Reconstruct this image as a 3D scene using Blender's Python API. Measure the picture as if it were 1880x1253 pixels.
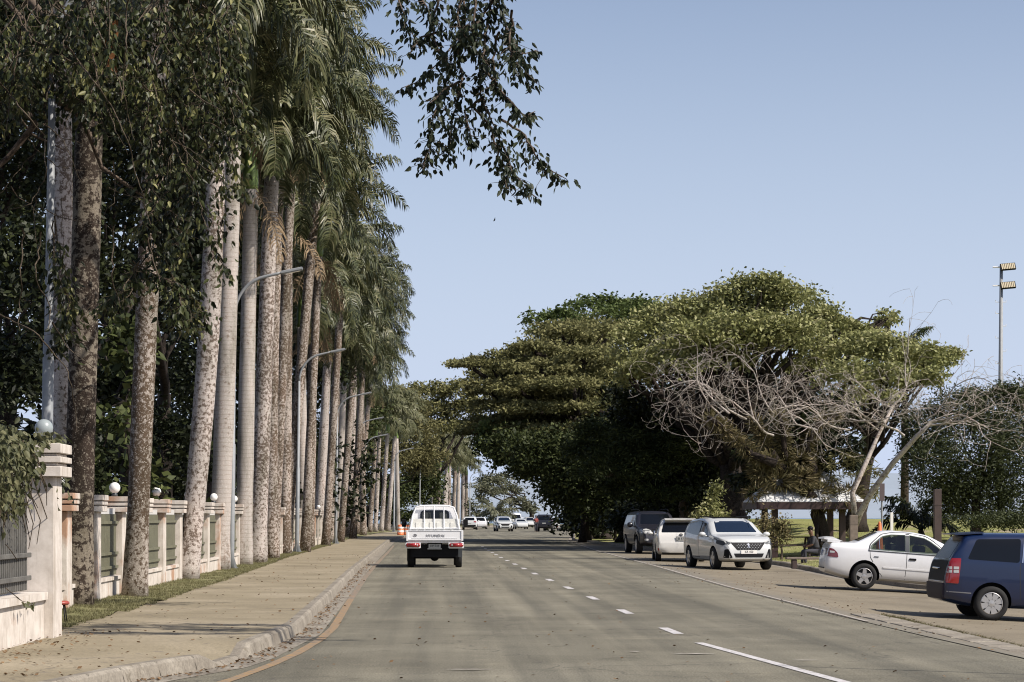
import bpy, bmesh, math, random
import numpy as np
from mathutils import Vector, Matrix, noise
from mathutils.bvhtree import BVHTree
random.seed(7); RNG = np.random.default_rng(7)
for o in list(bpy.data.objects): bpy.data.objects.remove(o)
SC = bpy.context.scene
COL = SC.collection
R = math.radians
# ------------------------------------------------------------------ camera
H = 1.55; F = 4200.0; VX = 800.0; VY = 950.0      # eye height, focal length and vanishing point in photo pixels
cam = bpy.data.cameras.new('camera'); camo = bpy.data.objects.new('camera', cam); COL.objects.link(camo)
camo.location = (0, 0, H); camo.rotation_euler = (R(90), 0, 0)
cam.sensor_width = 36; cam.lens = 36 * F / 1880
cam.shift_x = (940 - VX) / 1880; cam.shift_y = (VY - 626.5) / 1880
cam.clip_start = 0.5; cam.clip_end = 30000
SC.camera = camo
# ------------------------------------------------------------------ light
SUN_EL, SUN_AZ = 45, 120
w = bpy.data.worlds.new('World'); SC.world = w; w.use_nodes = True
nt = w.node_tree; nt.nodes.clear()
sky = nt.nodes.new('ShaderNodeTexSky'); sky.sky_type = 'NISHITA'; sky.sun_disc = False
sky.sun_elevation = R(SUN_EL); sky.sun_rotation = R(SUN_AZ); sky.air_density = 1.0; sky.dust_density = 1.8; sky.ozone_density = 3.0
hs = nt.nodes.new('ShaderNodeHueSaturation'); hs.inputs['Saturation'].default_value = 0.88; hs.inputs['Hue'].default_value = 0.508
bg = nt.nodes.new('ShaderNodeBackground'); bg.inputs['Strength'].default_value = 0.098
wo = nt.nodes.new('ShaderNodeOutputWorld')
nt.links.new(sky.outputs[0], hs.inputs['Color']); tcw = nt.nodes.new('ShaderNodeTexCoord'); sxw = nt.nodes.new('ShaderNodeSeparateXYZ'); nt.links.new(tcw.outputs['Generated'], sxw.inputs[0])
mrw = nt.nodes.new('ShaderNodeMapRange'); mrw.interpolation_type = 'SMOOTHSTEP'; nt.links.new(sxw.outputs['Z'], mrw.inputs[0])      # pale sea haze low over the horizon
for i_, v_ in ((1, -.03), (2, .31), (3, 1.0), (4, 0.0)): mrw.inputs[i_].default_value = v_
mxw = nt.nodes.new('ShaderNodeMix'); mxw.data_type = 'RGBA'; nt.links.new(mrw.outputs[0], mxw.inputs[0]); nt.links.new(hs.outputs[0], mxw.inputs[6]); mxw.inputs[7].default_value = (5.0, 5.75, 7.4, 1)
nt.links.new(mxw.outputs[2], bg.inputs[0]); nt.links.new(bg.outputs[0], wo.inputs[0])
sl = bpy.data.lights.new('sun', 'SUN'); sl.energy = 5.0; sl.angle = R(0.5); sl.color = (1.0, 0.93, 0.84)
so = bpy.data.objects.new('sun', sl); COL.objects.link(so); so.location = (30, -20, 40)
sv = Vector((math.sin(R(SUN_AZ)) * math.cos(R(SUN_EL)), math.cos(R(SUN_AZ)) * math.cos(R(SUN_EL)), math.sin(R(SUN_EL))))
so.rotation_euler = sv.to_track_quat('Z', 'Y').to_euler()
SC.view_settings.view_transform = 'Standard'; SC.view_settings.look = 'None'
SC.view_settings.exposure = 0.36; SC.view_settings.gamma = 1.0
SC.cycles.filter_width = 1.1; SC.cycles.max_bounces = 6; SC.cycles.diffuse_bounces = 3; SC.cycles.transparent_max_bounces = 6

# ------------------------------------------------------------------ helpers
def W(px, py, D):
    "world point seen at photo pixel (px, py) at distance D"
    return Vector(((px - VX) * D / F, D, H + (VY - py) * D / F))
def lerp(a, b, t): return a + (b - a) * t
def sstep(t):
    t = np.clip(t, 0, 1); return t * t * (3 - 2 * t)
def interp(x, pts):
    return float(np.interp(x, [p[0] for p in pts], [p[1] for p in pts]))
def gz(X, Y):
    "height of the paved / park ground"
    b = interp(Y, [(25, -.62), (45, -.38), (56, -.19), (71, -.10), (98, -.03), (130, 0)])
    z = b * float(sstep((X - 6.2) / 3.5))
    z -= .055 * float(np.clip(X - 10, 0, 5)) * float(sstep((64 - Y) / 6))
    return z
def mound(X, Y):
    return 1.32 * float(sstep((Y - 76) / 42)) * float(sstep((X - 11.5) / 6)) * (1 - .8*float(sstep((Y - 150) / 60))) 
KERB = [(15, -4.0), (21.5, -2.84), (23.6, -2.24), (25.2, -2.07), (30.3, -1.82), (43, -1.97), (62.6, -2.22), (89, -2.44), (108, -2.6), (148, -2.9), (200, -1.6), (260, 1.2), (320, 5), (400, 12), (520, 26)]
RIGHT = [(15, 6.9), (30, 6.5), (36, 6.45), (51, 6.54), (74, 7.05), (105, 7.5), (150, 9.0), (200, 12), (260, 15.5), (320, 20), (400, 28), (520, 44)]
CENTRE = [(15, 4.2), (21.5, 3.83), (28, 3.27), (32, 3.18), (44, 3.0), (62, 2.72), (88, 2.5), (150, 2.4), (200, 4.2), (260, 7.4), (320, 11.5), (520, 34)]
APRON = [(15, 26), (56.5, 26), (57, 14.2), (59, 12.2), (62, 11.3), (77, 11.6), (100, 10.7), (127, 9.7), (150, 9.0), (200, 12), (260, 15.5), (320, 20), (400, 28), (520, 44)]
VERGE = [(15, -5.2), (24.4, -4.66), (28.4, -4.6), (35.6, -4.5), (49.4, -4.56), (80.5, -5.06), (117, -5.2), (150, -5.4), (200, -5.0), (235, -3.4), (260, -1.5), (320, 3), (400, 10), (520, 24)]
FENCE = [(15, -5.3), (24.5, -4.72), (28, -4.6), (30, -5.7), (120, -5.95), (180, -7.6), (215, -8.3), (235, -6.8), (250, -4.4), (270, -1.8), (320, 1.2)]

def new_mat(name): 
    m = bpy.data.materials.new(name); m.use_nodes = True
    return m, m.node_tree, m.node_tree.nodes['Principled BSDF']
def N(nt, t, **kw):
    n = nt.nodes.new(t)
    for k, v in kw.items():
        if k in n.inputs.keys(): n.inputs[k].default_value = v
        else: setattr(n, k, v)
    return n
def ramp(nt, stops, fac=None, interp_='LINEAR'):
    r = nt.nodes.new('ShaderNodeValToRGB'); r.color_ramp.interpolation = interp_
    els = r.color_ramp.elements
    while len(els) > 1: els.remove(els[-1])
    els[0].position = stops[0][0]; els[0].color = (*stops[0][1], 1)
    for p, c in stops[1:]:
        e = els.new(p); e.color = (*c, 1)
    if fac is not None: nt.links.new(fac, r.inputs[0])
    return r
def mixc(nt, fac, a, b, blend='MIX'):
    m = nt.nodes.new('ShaderNodeMix'); m.data_type = 'RGBA'; m.blend_type = blend
    for i, v in ((0, fac), (6, a), (7, b)):
        if hasattr(v, 'links') or isinstance(v, bpy.types.NodeSocket): nt.links.new(v, m.inputs[i])
        elif i == 0: m.inputs[0].default_value = v
        else: m.inputs[i].default_value = (*v, 1)
    return m.outputs[2]
def plain(name, col, rough=.6, metal=0.0, coat=0.0, var=.0, scale=8.0, bump=0.0, spec=.5):
    m, nt, p = new_mat(name)
    p.inputs['Roughness'].default_value = rough; p.inputs['Metallic'].default_value = metal
    p.inputs['Coat Weight'].default_value = coat; p.inputs['Coat Roughness'].default_value = .05
    p.inputs['Specular IOR Level'].default_value = spec
    geo = N(nt, 'ShaderNodeNewGeometry')
    no = N(nt, 'ShaderNodeTexNoise', Scale=scale, Detail=6.0, Roughness=.65)
    nt.links.new(geo.outputs['Position'], no.inputs['Vector'])
    v = max(var, .02)
    r = ramp(nt, [(.3, tuple(c * (1 - v) for c in col)), (.7, tuple(min(1, c * (1 + v)) for c in col))], no.outputs['Fac'])
    nt.links.new(r.outputs[0], p.inputs['Base Color'])
    if bump:
        b = N(nt, 'ShaderNodeBump', Strength=bump, Distance=.02); nt.links.new(no.outputs['Fac'], b.inputs['Height']); nt.links.new(b.outputs[0], p.inputs['Normal'])
    return m

def tag(o, label=None, cat=None, group=None, kind=None):
    if label: o['label'] = label
    if cat: o['category'] = cat
    if group: o['group'] = group
    if kind: o['kind'] = kind
    return o
def thing(name, label, cat, loc, rot=(0, 0, 0), group=None):
    o = bpy.data.objects.new(name, None); COL.objects.link(o); o.empty_display_size = .3
    o.location = loc; o.rotation_euler = rot
    return tag(o, label, cat, group)
def link(name, me, mat=None, parent=None, smooth=False):
    if mat is not None:
        for m in (mat if isinstance(mat, (list, tuple)) else [mat]): me.materials.append(m)
    if smooth: me.shade_smooth()
    o = bpy.data.objects.new(name, me); COL.objects.link(o)
    if parent is not None: o.parent = parent
    return o
def structure(o): o['kind'] = 'structure'; return o

class MB:
    def __init__(s): s.v = []; s.f = []; s.mi = []
    def add(s, vs, fs, mi=0):
        b = len(s.v); s.v += [tuple(v) for v in vs]; s.f += [tuple(i + b for i in f) for f in fs]; s.mi += [mi] * len(fs); return s
    def box(s, c, d, rz=0, mi=0, M=None, bev=0):
        x, y, z = d[0] / 2, d[1] / 2, d[2] / 2
        if bev:
            e = bev; pts = []
            for sz, ins in ((-z, e), (-z + e, 0), (z - e, 0), (z, e)):
                pts.append([(-x + ins + (e if not ins else 0)*0, -y + ins), (x - ins, -y + ins), (x - ins, y - ins), (-x + ins, y - ins)])
            vs = []
            for (sz, ring) in zip((-z, -z + e, z - e, z), pts): vs += [Vector((a, b, sz)) for a, b in ring]
            fs = [(3, 2, 1, 0), (12, 13, 14, 15)]
            for k in range(3):
                for i in range(4): a = k * 4 + i; b = k * 4 + (i + 1) % 4; fs.append((a, b, b + 4, a + 4))
        else:
            vs = [Vector((sx * x, sy * y, sz * z)) for sz in (-1, 1) for sx, sy in ((-1, -1), (1, -1), (1, 1), (-1, 1))]
            fs = [(3, 2, 1, 0), (4, 5, 6, 7), (0, 1, 5, 4), (1, 2, 6, 5), (2, 3, 7, 6), (3, 0, 4, 7)]
        Rm = M if M is not None else Matrix.Rotation(rz, 3, 'Z')
        return s.add([Rm @ v + Vector(c) for v in vs], fs, mi)
    def tube(s, pts, rad, n=8, mi=0, cap=True):
        pts = [Vector(p) for p in pts]
        if not hasattr(rad, '__len__'): rad = [rad] * len(pts)
        vs = []; ref = None
        for i, p in enumerate(pts):
            t = (pts[min(i + 1, len(pts) - 1)] - pts[max(i - 1, 0)])
            t = t.normalized() if t.length > 1e-9 else Vector((0, 0, 1))
            if ref is None: ref = Vector((1, 0, 0)) if abs(t.x) < .8 else Vector((0, 1, 0))
            u = (ref - t * ref.dot(t)); u = u.normalized() if u.length > 1e-6 else t.orthogonal().normalized()
            ref = u; v = t.cross(u)
            for k in range(n):
                a = 2 * math.pi * k / n; vs.append(p + (u * math.cos(a) + v * math.sin(a)) * rad[i])
        fs = []
        for i in range(len(pts) - 1):
            for k in range(n):
                a = i * n + k; b = i * n + (k + 1) % n; fs.append((a, b, b + n, a + n))
        if cap and n > 2: fs.append(tuple(range(n))[::-1]); fs.append(tuple(range((len(pts) - 1) * n, len(pts) * n)))
        return s.add(vs, fs, mi)
    def lathe(s, prof, n=20, c=(0, 0, 0), axis='Z', mi=0):
        vs = []; c = Vector(c)
        for r, h in prof:
            for k in range(n):
                a = 2 * math.pi * k / n
                p = Vector((r * math.cos(a), r * math.sin(a), h))
                if axis == 'Y': p = Vector((p.x, p.z, p.y))
                if axis == 'X': p = Vector((p.z, p.x, p.y))
                vs.append(p + c)
        fs = []
        for i in range(len(prof) - 1):
            for k in range(n):
                a = i * n + k; b = i * n + (k + 1) % n; fs.append((a, b, b + n, a + n))
        return s.add(vs, fs, mi)
    def sphere(s, c, r, n=12, mi=0, sc=(1, 1, 1)):
        c = Vector(c); vs = []; m = n // 2
        for i in range(m + 1):
            a = math.pi * i / m
            for k in range(n):
                b = 2 * math.pi * k / n
                vs.append(c + Vector((math.sin(a) * math.cos(b) * r * sc[0], math.sin(a) * math.sin(b) * r * sc[1], math.cos(a) * r * sc[2])))
        fs = [(i * n + k, (i + 1) * n + k, (i + 1) * n + (k + 1) % n, i * n + (k + 1) % n) for i in range(m) for k in range(n)]
        return s.add(vs, fs, mi)
    def prism(s, poly, h0, h1, plane='XZ', mi=0):
        n = len(poly)
        def P(a, b, h): return {'XZ': (a, h, b), 'XY': (a, b, h), 'YZ': (h, a, b)}[plane]
        vs = [P(a, b, h0) for a, b in poly] + [P(a, b, h1) for a, b in poly]
        fs = [tuple(range(n))[::-1], tuple(range(n, 2 * n))] + [(i, (i + 1) % n, n + (i + 1) % n, n + i) for i in range(n)]
        return s.add(vs, fs, mi)
    def mesh(s, name, off=None):
        me = bpy.data.meshes.new(name)
        v = s.v if off is None else [(a - off[0], b - off[1], c - off[2]) for a, b, c in s.v]
        me.from_pydata(v, [], s.f)
        if any(s.mi): me.polygons.foreach_set('material_index', s.mi)
        me.update(); return me
    def build(s, name, mat, parent=None, smooth=False, off=None, fixn=True, angle=None):
        me = s.mesh(name, off)
        if fixn:
            bm = bmesh.new(); bm.from_mesh(me); bmesh.ops.recalc_face_normals(bm, faces=bm.faces); bm.to_mesh(me); bm.free()
        o = link(name, me, mat, parent, smooth)
        if angle is not None: me.shade_smooth(); me.set_sharp_from_angle(angle=R(angle))
        return o

def np_mesh(name, V, Fq):
    "V (n,3); Fq (m,4) quads"
    me = bpy.data.meshes.new(name); n, m = len(V), len(Fq); k = Fq.shape[1]
    me.vertices.add(n); me.vertices.foreach_set('co', np.ascontiguousarray(V, dtype=np.float32).ravel())
    me.loops.add(m * k); me.loops.foreach_set('vertex_index', np.ascontiguousarray(Fq, dtype=np.int32).ravel())
    me.polygons.add(m); me.polygons.foreach_set('loop_start', np.arange(0, m * k, k, dtype=np.int32))
    me.update(calc_edges=True); return me
# ------------------------------------------------------------------ materials
def foliage(name, cols, trans=.28, rough=.5, spec=.35):
    spec *= .55; rough = min(.8, rough + .08)
    m, nt, p = new_mat(name)
    geo = N(nt, 'ShaderNodeNewGeometry')
    no = N(nt, 'ShaderNodeTexNoise', Scale=.9, Detail=3.0); nt.links.new(geo.outputs['Position'], no.inputs['Vector'])
    a = N(nt, 'ShaderNodeMath', operation='MULTIPLY_ADD'); nt.links.new(no.outputs['Fac'], a.inputs[0]); a.inputs[1].default_value = .9; a.inputs[2].default_value = -.2
    b = N(nt, 'ShaderNodeMath', operation='MULTIPLY_ADD'); nt.links.new(geo.outputs['Random Per Island'], b.inputs[0]); b.inputs[1].default_value = .55; nt.links.new(a.outputs[0], b.inputs[2])
    r = ramp(nt, [(i / (len(cols) - 1), c) for i, c in enumerate(cols)], b.outputs[0])
    nt.links.new(r.outputs[0], p.inputs['Base Color']); p.inputs['Roughness'].default_value = rough; p.inputs['Specular IOR Level'].default_value = spec
    tr = N(nt, 'ShaderNodeBsdfTranslucent'); nt.links.new(r.outputs[0], tr.inputs['Color'])
    mx = N(nt, 'ShaderNodeMixShader'); mx.inputs[0].default_value = trans
    nt.links.new(p.outputs[0], mx.inputs[1]); nt.links.new(tr.outputs[0], mx.inputs[2])
    nt.links.new(mx.outputs[0], nt.nodes['Material Output'].inputs[0])
    return m
M_palmleaf = foliage('palm_leaf', [(.012, .017, .006), (.036, .046, .017), (.11, .115, .05), (.25, .22, .13)], .14, .34, .6)
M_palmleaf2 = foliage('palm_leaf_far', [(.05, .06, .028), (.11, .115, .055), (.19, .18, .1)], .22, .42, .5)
M_deadfrond = foliage('dead_frond', [(.14, .10, .06), (.25, .18, .11), (.32, .25, .17)], .15, .7, .2)
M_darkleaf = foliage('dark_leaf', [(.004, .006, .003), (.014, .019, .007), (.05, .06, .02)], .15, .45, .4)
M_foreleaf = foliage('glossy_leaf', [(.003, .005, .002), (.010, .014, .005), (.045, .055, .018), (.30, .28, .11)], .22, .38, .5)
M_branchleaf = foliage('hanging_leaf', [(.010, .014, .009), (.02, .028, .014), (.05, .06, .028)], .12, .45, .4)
M_fig = foliage('fig_leaf', [(.055, .066, .022), (.175, .185, .068), (.30, .30, .125), (.44, .41, .24)], .25, .45, .4)
M_rain = foliage('rain_tree_leaf', [(.065, .07, .028), (.17, .165, .07), (.27, .25, .12)], .25, .6, .2)
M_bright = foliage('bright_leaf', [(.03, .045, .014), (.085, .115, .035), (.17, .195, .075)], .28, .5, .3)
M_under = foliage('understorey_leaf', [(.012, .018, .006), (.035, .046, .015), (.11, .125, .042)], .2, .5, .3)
M_street = foliage('street_tree_leaf', [(.06, .06, .025), (.14, .13, .055), (.23, .21, .105)], .25, .55, .3)
M_hazyleaf = foliage('haze_tinted_leaf', [(.07, .078, .045), (.13, .135, .085), (.2, .195, .14)], .25, .6, .2)  # distance haze mixed into the leaf colour as a paler tint
M_bamboo = foliage('bamboo_leaf', [(.02, .026, .012), (.045, .055, .022), (.09, .1, .045)], .2, .5, .3)
M_epi = foliage('epiphyte_leaf', [(.05, .05, .02), (.13, .11, .05), (.24, .19, .11)], .2, .5, .3)
M_seed = foliage('palm_flower', [(.35, .24, .14), (.5, .38, .24)], .2, .7, .2)
M_orange = foliage('orange_leaf', [(.10, .035, .012), (.20, .09, .035)], .3, .5, .3)

def bark(name, base, dark, light, sc=7, rings=0.0, patch=(.48, .58), bump=.5):
    m, nt, p = new_mat(name); p.inputs['Roughness'].default_value = .9; p.inputs['Specular IOR Level'].default_value = .15
    geo = N(nt, 'ShaderNodeNewGeometry'); oi = N(nt, 'ShaderNodeObjectInfo')
    ad = N(nt, 'ShaderNodeVectorMath', operation='ADD'); nt.links.new(geo.outputs['Position'], ad.inputs[0]); nt.links.new(oi.outputs['Location'], ad.inputs[1])
    n1 = N(nt, 'ShaderNodeTexNoise', Scale=sc, Detail=5.0, Roughness=.62); nt.links.new(ad.outputs[0], n1.inputs['Vector'])
    n2 = N(nt, 'ShaderNodeTexNoise', Scale=sc * 3.2, Detail=4.0, Roughness=.6); nt.links.new(ad.outputs[0], n2.inputs['Vector'])
    n3 = N(nt, 'ShaderNodeTexNoise', Scale=.55, Detail=2.0); nt.links.new(ad.outputs[0], n3.inputs['Vector'])
    # patches denser where the large noise is high
    s = N(nt, 'ShaderNodeMath', operation='MULTIPLY_ADD'); nt.links.new(n3.outputs['Fac'], s.inputs[0]); s.inputs[1].default_value = .42; nt.links.new(n1.outputs['Fac'], s.inputs[2])
    r1 = ramp(nt, [(patch[0] + .21, (0, 0, 0)), (patch[1] + .21, (1, 1, 1))], s.outputs[0])
    r2 = ramp(nt, [(.60, (0, 0, 0)), (.66, (1, 1, 1))], n2.outputs['Fac'])
    c0 = mixc(nt, n2.outputs['Fac'], tuple(c * .82 for c in base), tuple(min(1, c * 1.15) for c in base))
    c1 = mixc(nt, r1.outputs[0], c0, dark)
    c2 = mixc(nt, r2.outputs[0], c1, light)
    if rings:
        wv = N(nt, 'ShaderNodeTexWave', wave_type='BANDS', bands_direction='Z', Scale=2.6, Distortion=1.6, Detail=2.0); wv.inputs['Detail Scale'].default_value = 2.0
        nt.links.new(geo.outputs['Position'], wv.inputs['Vector'])
        r3 = ramp(nt, [(.0, (.5, .46, .42)), (.18, (1, 1, 1))], wv.outputs['Fac'])
        c2 = mixc(nt, rings, c2, r3.outputs[0], 'MULTIPLY')
    mp = N(nt, 'ShaderNodeMapping'); mp.inputs['Scale'].default_value = (2.2, 2.2, .45); nt.links.new(ad.outputs[0], mp.inputs[0])
    n6 = N(nt, 'ShaderNodeTexNoise', Scale=1.0, Detail=4.0, Roughness=.6); nt.links.new(mp.outputs[0], n6.inputs['Vector'])
    c2 = mixc(nt, 1.0, c2, ramp(nt, [(.32, (.58, .57, .52)), (.5, (.95, .93, .92)), (.68, (1.12, 1.06, 1.04))], n6.outputs['Fac']).outputs[0], 'MULTIPLY')
    nt.links.new(c2, p.inputs['Base Color'])
    b = N(nt, 'ShaderNodeBump', Strength=bump, Distance=.03); nt.links.new(n2.outputs['Fac'], b.inputs['Height']); nt.links.new(b.outputs[0], p.inputs['Normal'])
    return m
M_palmbark = bark('palm_bark', (.44, .40, .37), (.13, .10, .08), (.62, .58, .54), 13, .25)
M_palmbark2 = bark('palm_bark_mossy', (.36, .32, .285), (.10, .072, .05), (.62, .58, .53), 14, .1, (.43, .53))
M_palmbark3 = bark('palm_bark_smooth', (.39, .36, .33), (.22, .18, .15), (.52, .48, .45), 9, .35, (.55, .7), .3)
M_palmbark4 = bark('palm_bark_dark', (.19, .165, .13), (.035, .026, .02), (.27, .24, .2), 12, .1, (.42, .5))
M_bark = bark('bark', (.12, .095, .075), (.05, .038, .03), (.2, .165, .13), 9)
M_barkdark = bark('bark_dark', (.035, .028, .024), (.015, .012, .01), (.07, .058, .048), 9)
M_dead = bark('dead_wood', (.42, .385, .355), (.2, .16, .13), (.55, .5, .45), 9, 0, (.5, .62))
M_twig = bark('twig_bark', (.10, .08, .058), (.045, .035, .026), (.19, .16, .12), 20)
M_shaft = plain('crownshaft_green', (.13, .19, .05), .45, var=.2, scale=3)

def ground_mat(name, cols, sc=.6, fine=60, rough=.95, spots=None, streak=False, bump=.35, fineamt=.25, cracks=None):
    m, nt, p = new_mat(name); p.inputs['Roughness'].default_value = rough; p.inputs['Specular IOR Level'].default_value = .2
    geo = N(nt, 'ShaderNodeNewGeometry'); pos = geo.outputs['Position']
    n1 = N(nt, 'ShaderNodeTexNoise', Scale=sc, Detail=6.0, Roughness=.6); nt.links.new(pos, n1.inputs['Vector'])
    r = ramp(nt, [(.3 + .4 * i / (len(cols) - 1), c) for i, c in enumerate(cols)], n1.outputs['Fac'])
    c = r.outputs[0]
    if streak:
        mp = N(nt, 'ShaderNodeMapping'); mp.inputs['Scale'].default_value = (1.6, .035, 1); nt.links.new(pos, mp.inputs[0])
        n2 = N(nt, 'ShaderNodeTexNoise', Scale=1.0, Detail=4.0, Roughness=.55); nt.links.new(mp.outputs[0], n2.inputs['Vector'])
        r2 = ramp(nt, [(.35, (.74, .74, .74)), (.65, (1.22, 1.2, 1.16))], n2.outputs['Fac'])
        c = mixc(nt, 1.0, c, r2.outputs[0], 'MULTIPLY')
        n7 = N(nt, 'ShaderNodeTexNoise', Scale=.9, Detail=7.0, Roughness=.72, Distortion=.6); nt.links.new(pos, n7.inputs['Vector'])
        c = mixc(nt, 1.0, c, ramp(nt, [(.32, (.72, .72, .72)), (.42, (.96, .96, .96)), (.58, (1.0, 1.0, 1.0)), (.68, (1.2, 1.18, 1.14))], n7.outputs['Fac']).outputs[0], 'MULTIPLY')
    n3 = N(nt, 'ShaderNodeTexNoise', Scale=fine, Detail=3.0, Roughness=.7); nt.links.new(pos, n3.inputs['Vector'])
    r3 = ramp(nt, [(.32, (1 - fineamt,) * 3), (.68, (1 + fineamt,) * 3)], n3.outputs['Fac'])
    c = mixc(nt, 1.0, c, r3.outputs[0], 'MULTIPLY')
    if spots:
        n4 = N(nt, 'ShaderNodeTexNoise', Scale=spots[0], Detail=5.0, Roughness=.7); nt.links.new(pos, n4.inputs['Vector'])
        r4 = ramp(nt, [(spots[2], (0, 0, 0)), (spots[2] + .07, (1, 1, 1))], n4.outputs['Fac'])
        c = mixc(nt, r4.outputs[0], c, spots[1])
    if cracks:
        vo = N(nt, 'ShaderNodeTexVoronoi', Scale=cracks[0], feature='DISTANCE_TO_EDGE')
        n5 = N(nt, 'ShaderNodeTexNoise', Scale=1.7, Detail=3.0); nt.links.new(pos, n5.inputs['Vector'])
        wp = N(nt, 'ShaderNodeVectorMath', operation='ADD'); nt.links.new(pos, wp.inputs[0]); nt.links.new(n5.outputs['Color'], wp.inputs[1]); nt.links.new(wp.outputs[0], vo.inputs['Vector'])
        r5 = ramp(nt, [(0, (1, 1, 1)), (cracks[2], (0, 0, 0))], vo.outputs['Distance'])
        c = mixc(nt, r5.outputs[0], c, cracks[1])
    nt.links.new(c, p.inputs['Base Color'])
    b = N(nt, 'ShaderNodeBump', Strength=bump, Distance=.01); nt.links.new(n3.outputs['Fac'], b.inputs['Height']); nt.links.new(b.outputs[0], p.inputs['Normal'])
    return m
M_road = ground_mat('asphalt', [(.118, .110, .086), (.152, .142, .111), (.186, .174, .137)], .35, 45, .9, (26, (.33, .31, .27), .655), True, .6, .5, (.21, (.085, .078, .065), .0045))
M_apron = ground_mat('dusty_asphalt', [(.155, .132, .096), (.19, .162, .118), (.23, .197, .145)], .5, 40, .95, (5, (.14, .12, .1), .60), False, .5, .22)
M_walk = ground_mat('concrete_walk', [(.185, .155, .105), (.24, .203, .14), (.30, .255, .185)], .45, 30, .95, (3.2, (.17, .145, .112), .60), False, .4, .16, (.3, (.13, .11, .085), .006))
M_kerb = ground_mat('kerb_concrete', [(.15, .13, .105), (.22, .195, .16), (.29, .26, .215)], 1.6, 25, .95, (4, (.15, .13, .1), .58), False, .6, .2)
M_dirt = ground_mat('dirt', [(.13, .10, .07), (.19, .15, .11), (.24, .2, .15)], 1.2, 30, 1, (9, (.1, .08, .05), .6))
M_verge = ground_mat('verge_grass', [(.10, .10, .045), (.16, .155, .07), (.21, .19, .10)], 2.2, 35, 1, (5, (.2, .165, .11), .58))
M_lawn = ground_mat('lawn_grass', [(.15, .16, .05), (.21, .215, .075), (.28, .265, .11)], .22, 14, 1, (.35, (.30, .25, .175), .56), False, .8, .3)
M_soil = ground_mat('soil', [(.05, .045, .03), (.08, .07, .05), (.10, .09, .06)], .8, 12, 1)
M_blade = foliage('grass_blade', [(.09, .09, .042), (.16, .152, .075), (.26, .235, .14)], .3, .6, .2)
M_litter = foliage('fallen_leaf', [(.06, .04, .025), (.14, .085, .045), (.24, .15, .08)], .1, .7, .2)

def line_mat(name, col, wear, under):
    m, nt, p = new_mat(name); p.inputs['Roughness'].default_value = .8
    geo = N(nt, 'ShaderNodeNewGeometry')
    n = N(nt, 'ShaderNodeTexNoise', Scale=9.0, Detail=6.0, Roughness=.75); nt.links.new(geo.outputs['Position'], n.inputs['Vector'])
    r = ramp(nt, [(wear, (0, 0, 0)), (wear + .12, (1, 1, 1))], n.outputs['Fac'])
    nt.links.new(mixc(nt, r.outputs[0], under, col), p.inputs['Base Color']); return m
M_white_line = line_mat('white_road_paint', (.50, .48, .48), .40, (.3, .28, .26))
M_edge_line = line_mat('worn_white_paint', (.38, .35, .31), .44, (.23, .2, .17))
M_orange_line = line_mat('orange_road_paint', (.30, .185, .08), .46, (.2, .155, .11))

def wall_mat(name, rust=.55):
    m, nt, p = new_mat(name); p.inputs['Roughness'].default_value = .85; p.inputs['Specular IOR Level'].default_value = .25
    geo = N(nt, 'ShaderNodeNewGeometry'); pos = geo.outputs['Position']
    n1 = N(nt, 'ShaderNodeTexNoise', Scale=3.0, Detail=6.0, Roughness=.7); nt.links.new(pos, n1.inputs['Vector'])
    c = ramp(nt, [(.3, (.42, .37, .32)), (.6, (.60, .545, .49))], n1.outputs['Fac']).outputs[0]
    mp = N(nt, 'ShaderNodeMapping'); mp.inputs['Scale'].default_value = (7, 7, .8); nt.links.new(pos, mp.inputs[0])
    n2 = N(nt, 'ShaderNodeTexNoise', Scale=1.0, Detail=5.0, Roughness=.65); nt.links.new(mp.outputs[0], n2.inputs['Vector'])
    c = mixc(nt, ramp(nt, [(.50, (0, 0, 0)), (.66, (.5, .5, .5))], n2.outputs['Fac']).outputs[0], c, (.27, .22, .17))
    n3 = N(nt, 'ShaderNodeTexNoise', Scale=.9, Detail=5.0, Roughness=.6); nt.links.new(pos, n3.inputs['Vector'])
    c = mixc(nt, ramp(nt, [(rust, (0, 0, 0)), (rust + .12, (.9, .9, .9))], n3.outputs['Fac']).outputs[0], c, (.36, .2, .12))
    nt.links.new(c, p.inputs['Base Color'])
    b = N(nt, 'ShaderNodeBump', Strength=.3, Distance=.01); nt.links.new(n1.outputs['Fac'], b.inputs['Height']); nt.links.new(b.outputs[0], p.inputs['Normal'])
    return m
M_wall = wall_mat('stained_render', .6)
M_wallrust = wall_mat('rust_stained_render', .50)
M_slatdark = plain('weathered_grey_slats', (.10, .095, .085), .7, var=.3, scale=5)
M_slatgreen = plain('olive_green_slats', (.135, .13, .085), .65, var=.18, scale=4)
M_globe = plain('opal_globe', (.72, .72, .70), .3)
M_globegrey = plain('grey_globe', (.26, .29, .29), .35, var=.08)
M_steel = plain('galvanised_steel', (.23, .24, .25), .6, .1, var=.12, scale=6)
M_steeldark = plain('dark_steel', (.06, .065, .07), .5, .4)
M_black = plain('black_plastic', (.005, .005, .006), .6, spec=.2)
M_rubber = plain('tyre_rubber', (.010, .0095, .0095), .85, var=.2, scale=20)
M_alloy = plain('alloy', (.5, .48, .46), .35, .7)
M_alloydark = plain('dark_wheel', (.02, .02, .02), .6)
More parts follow.
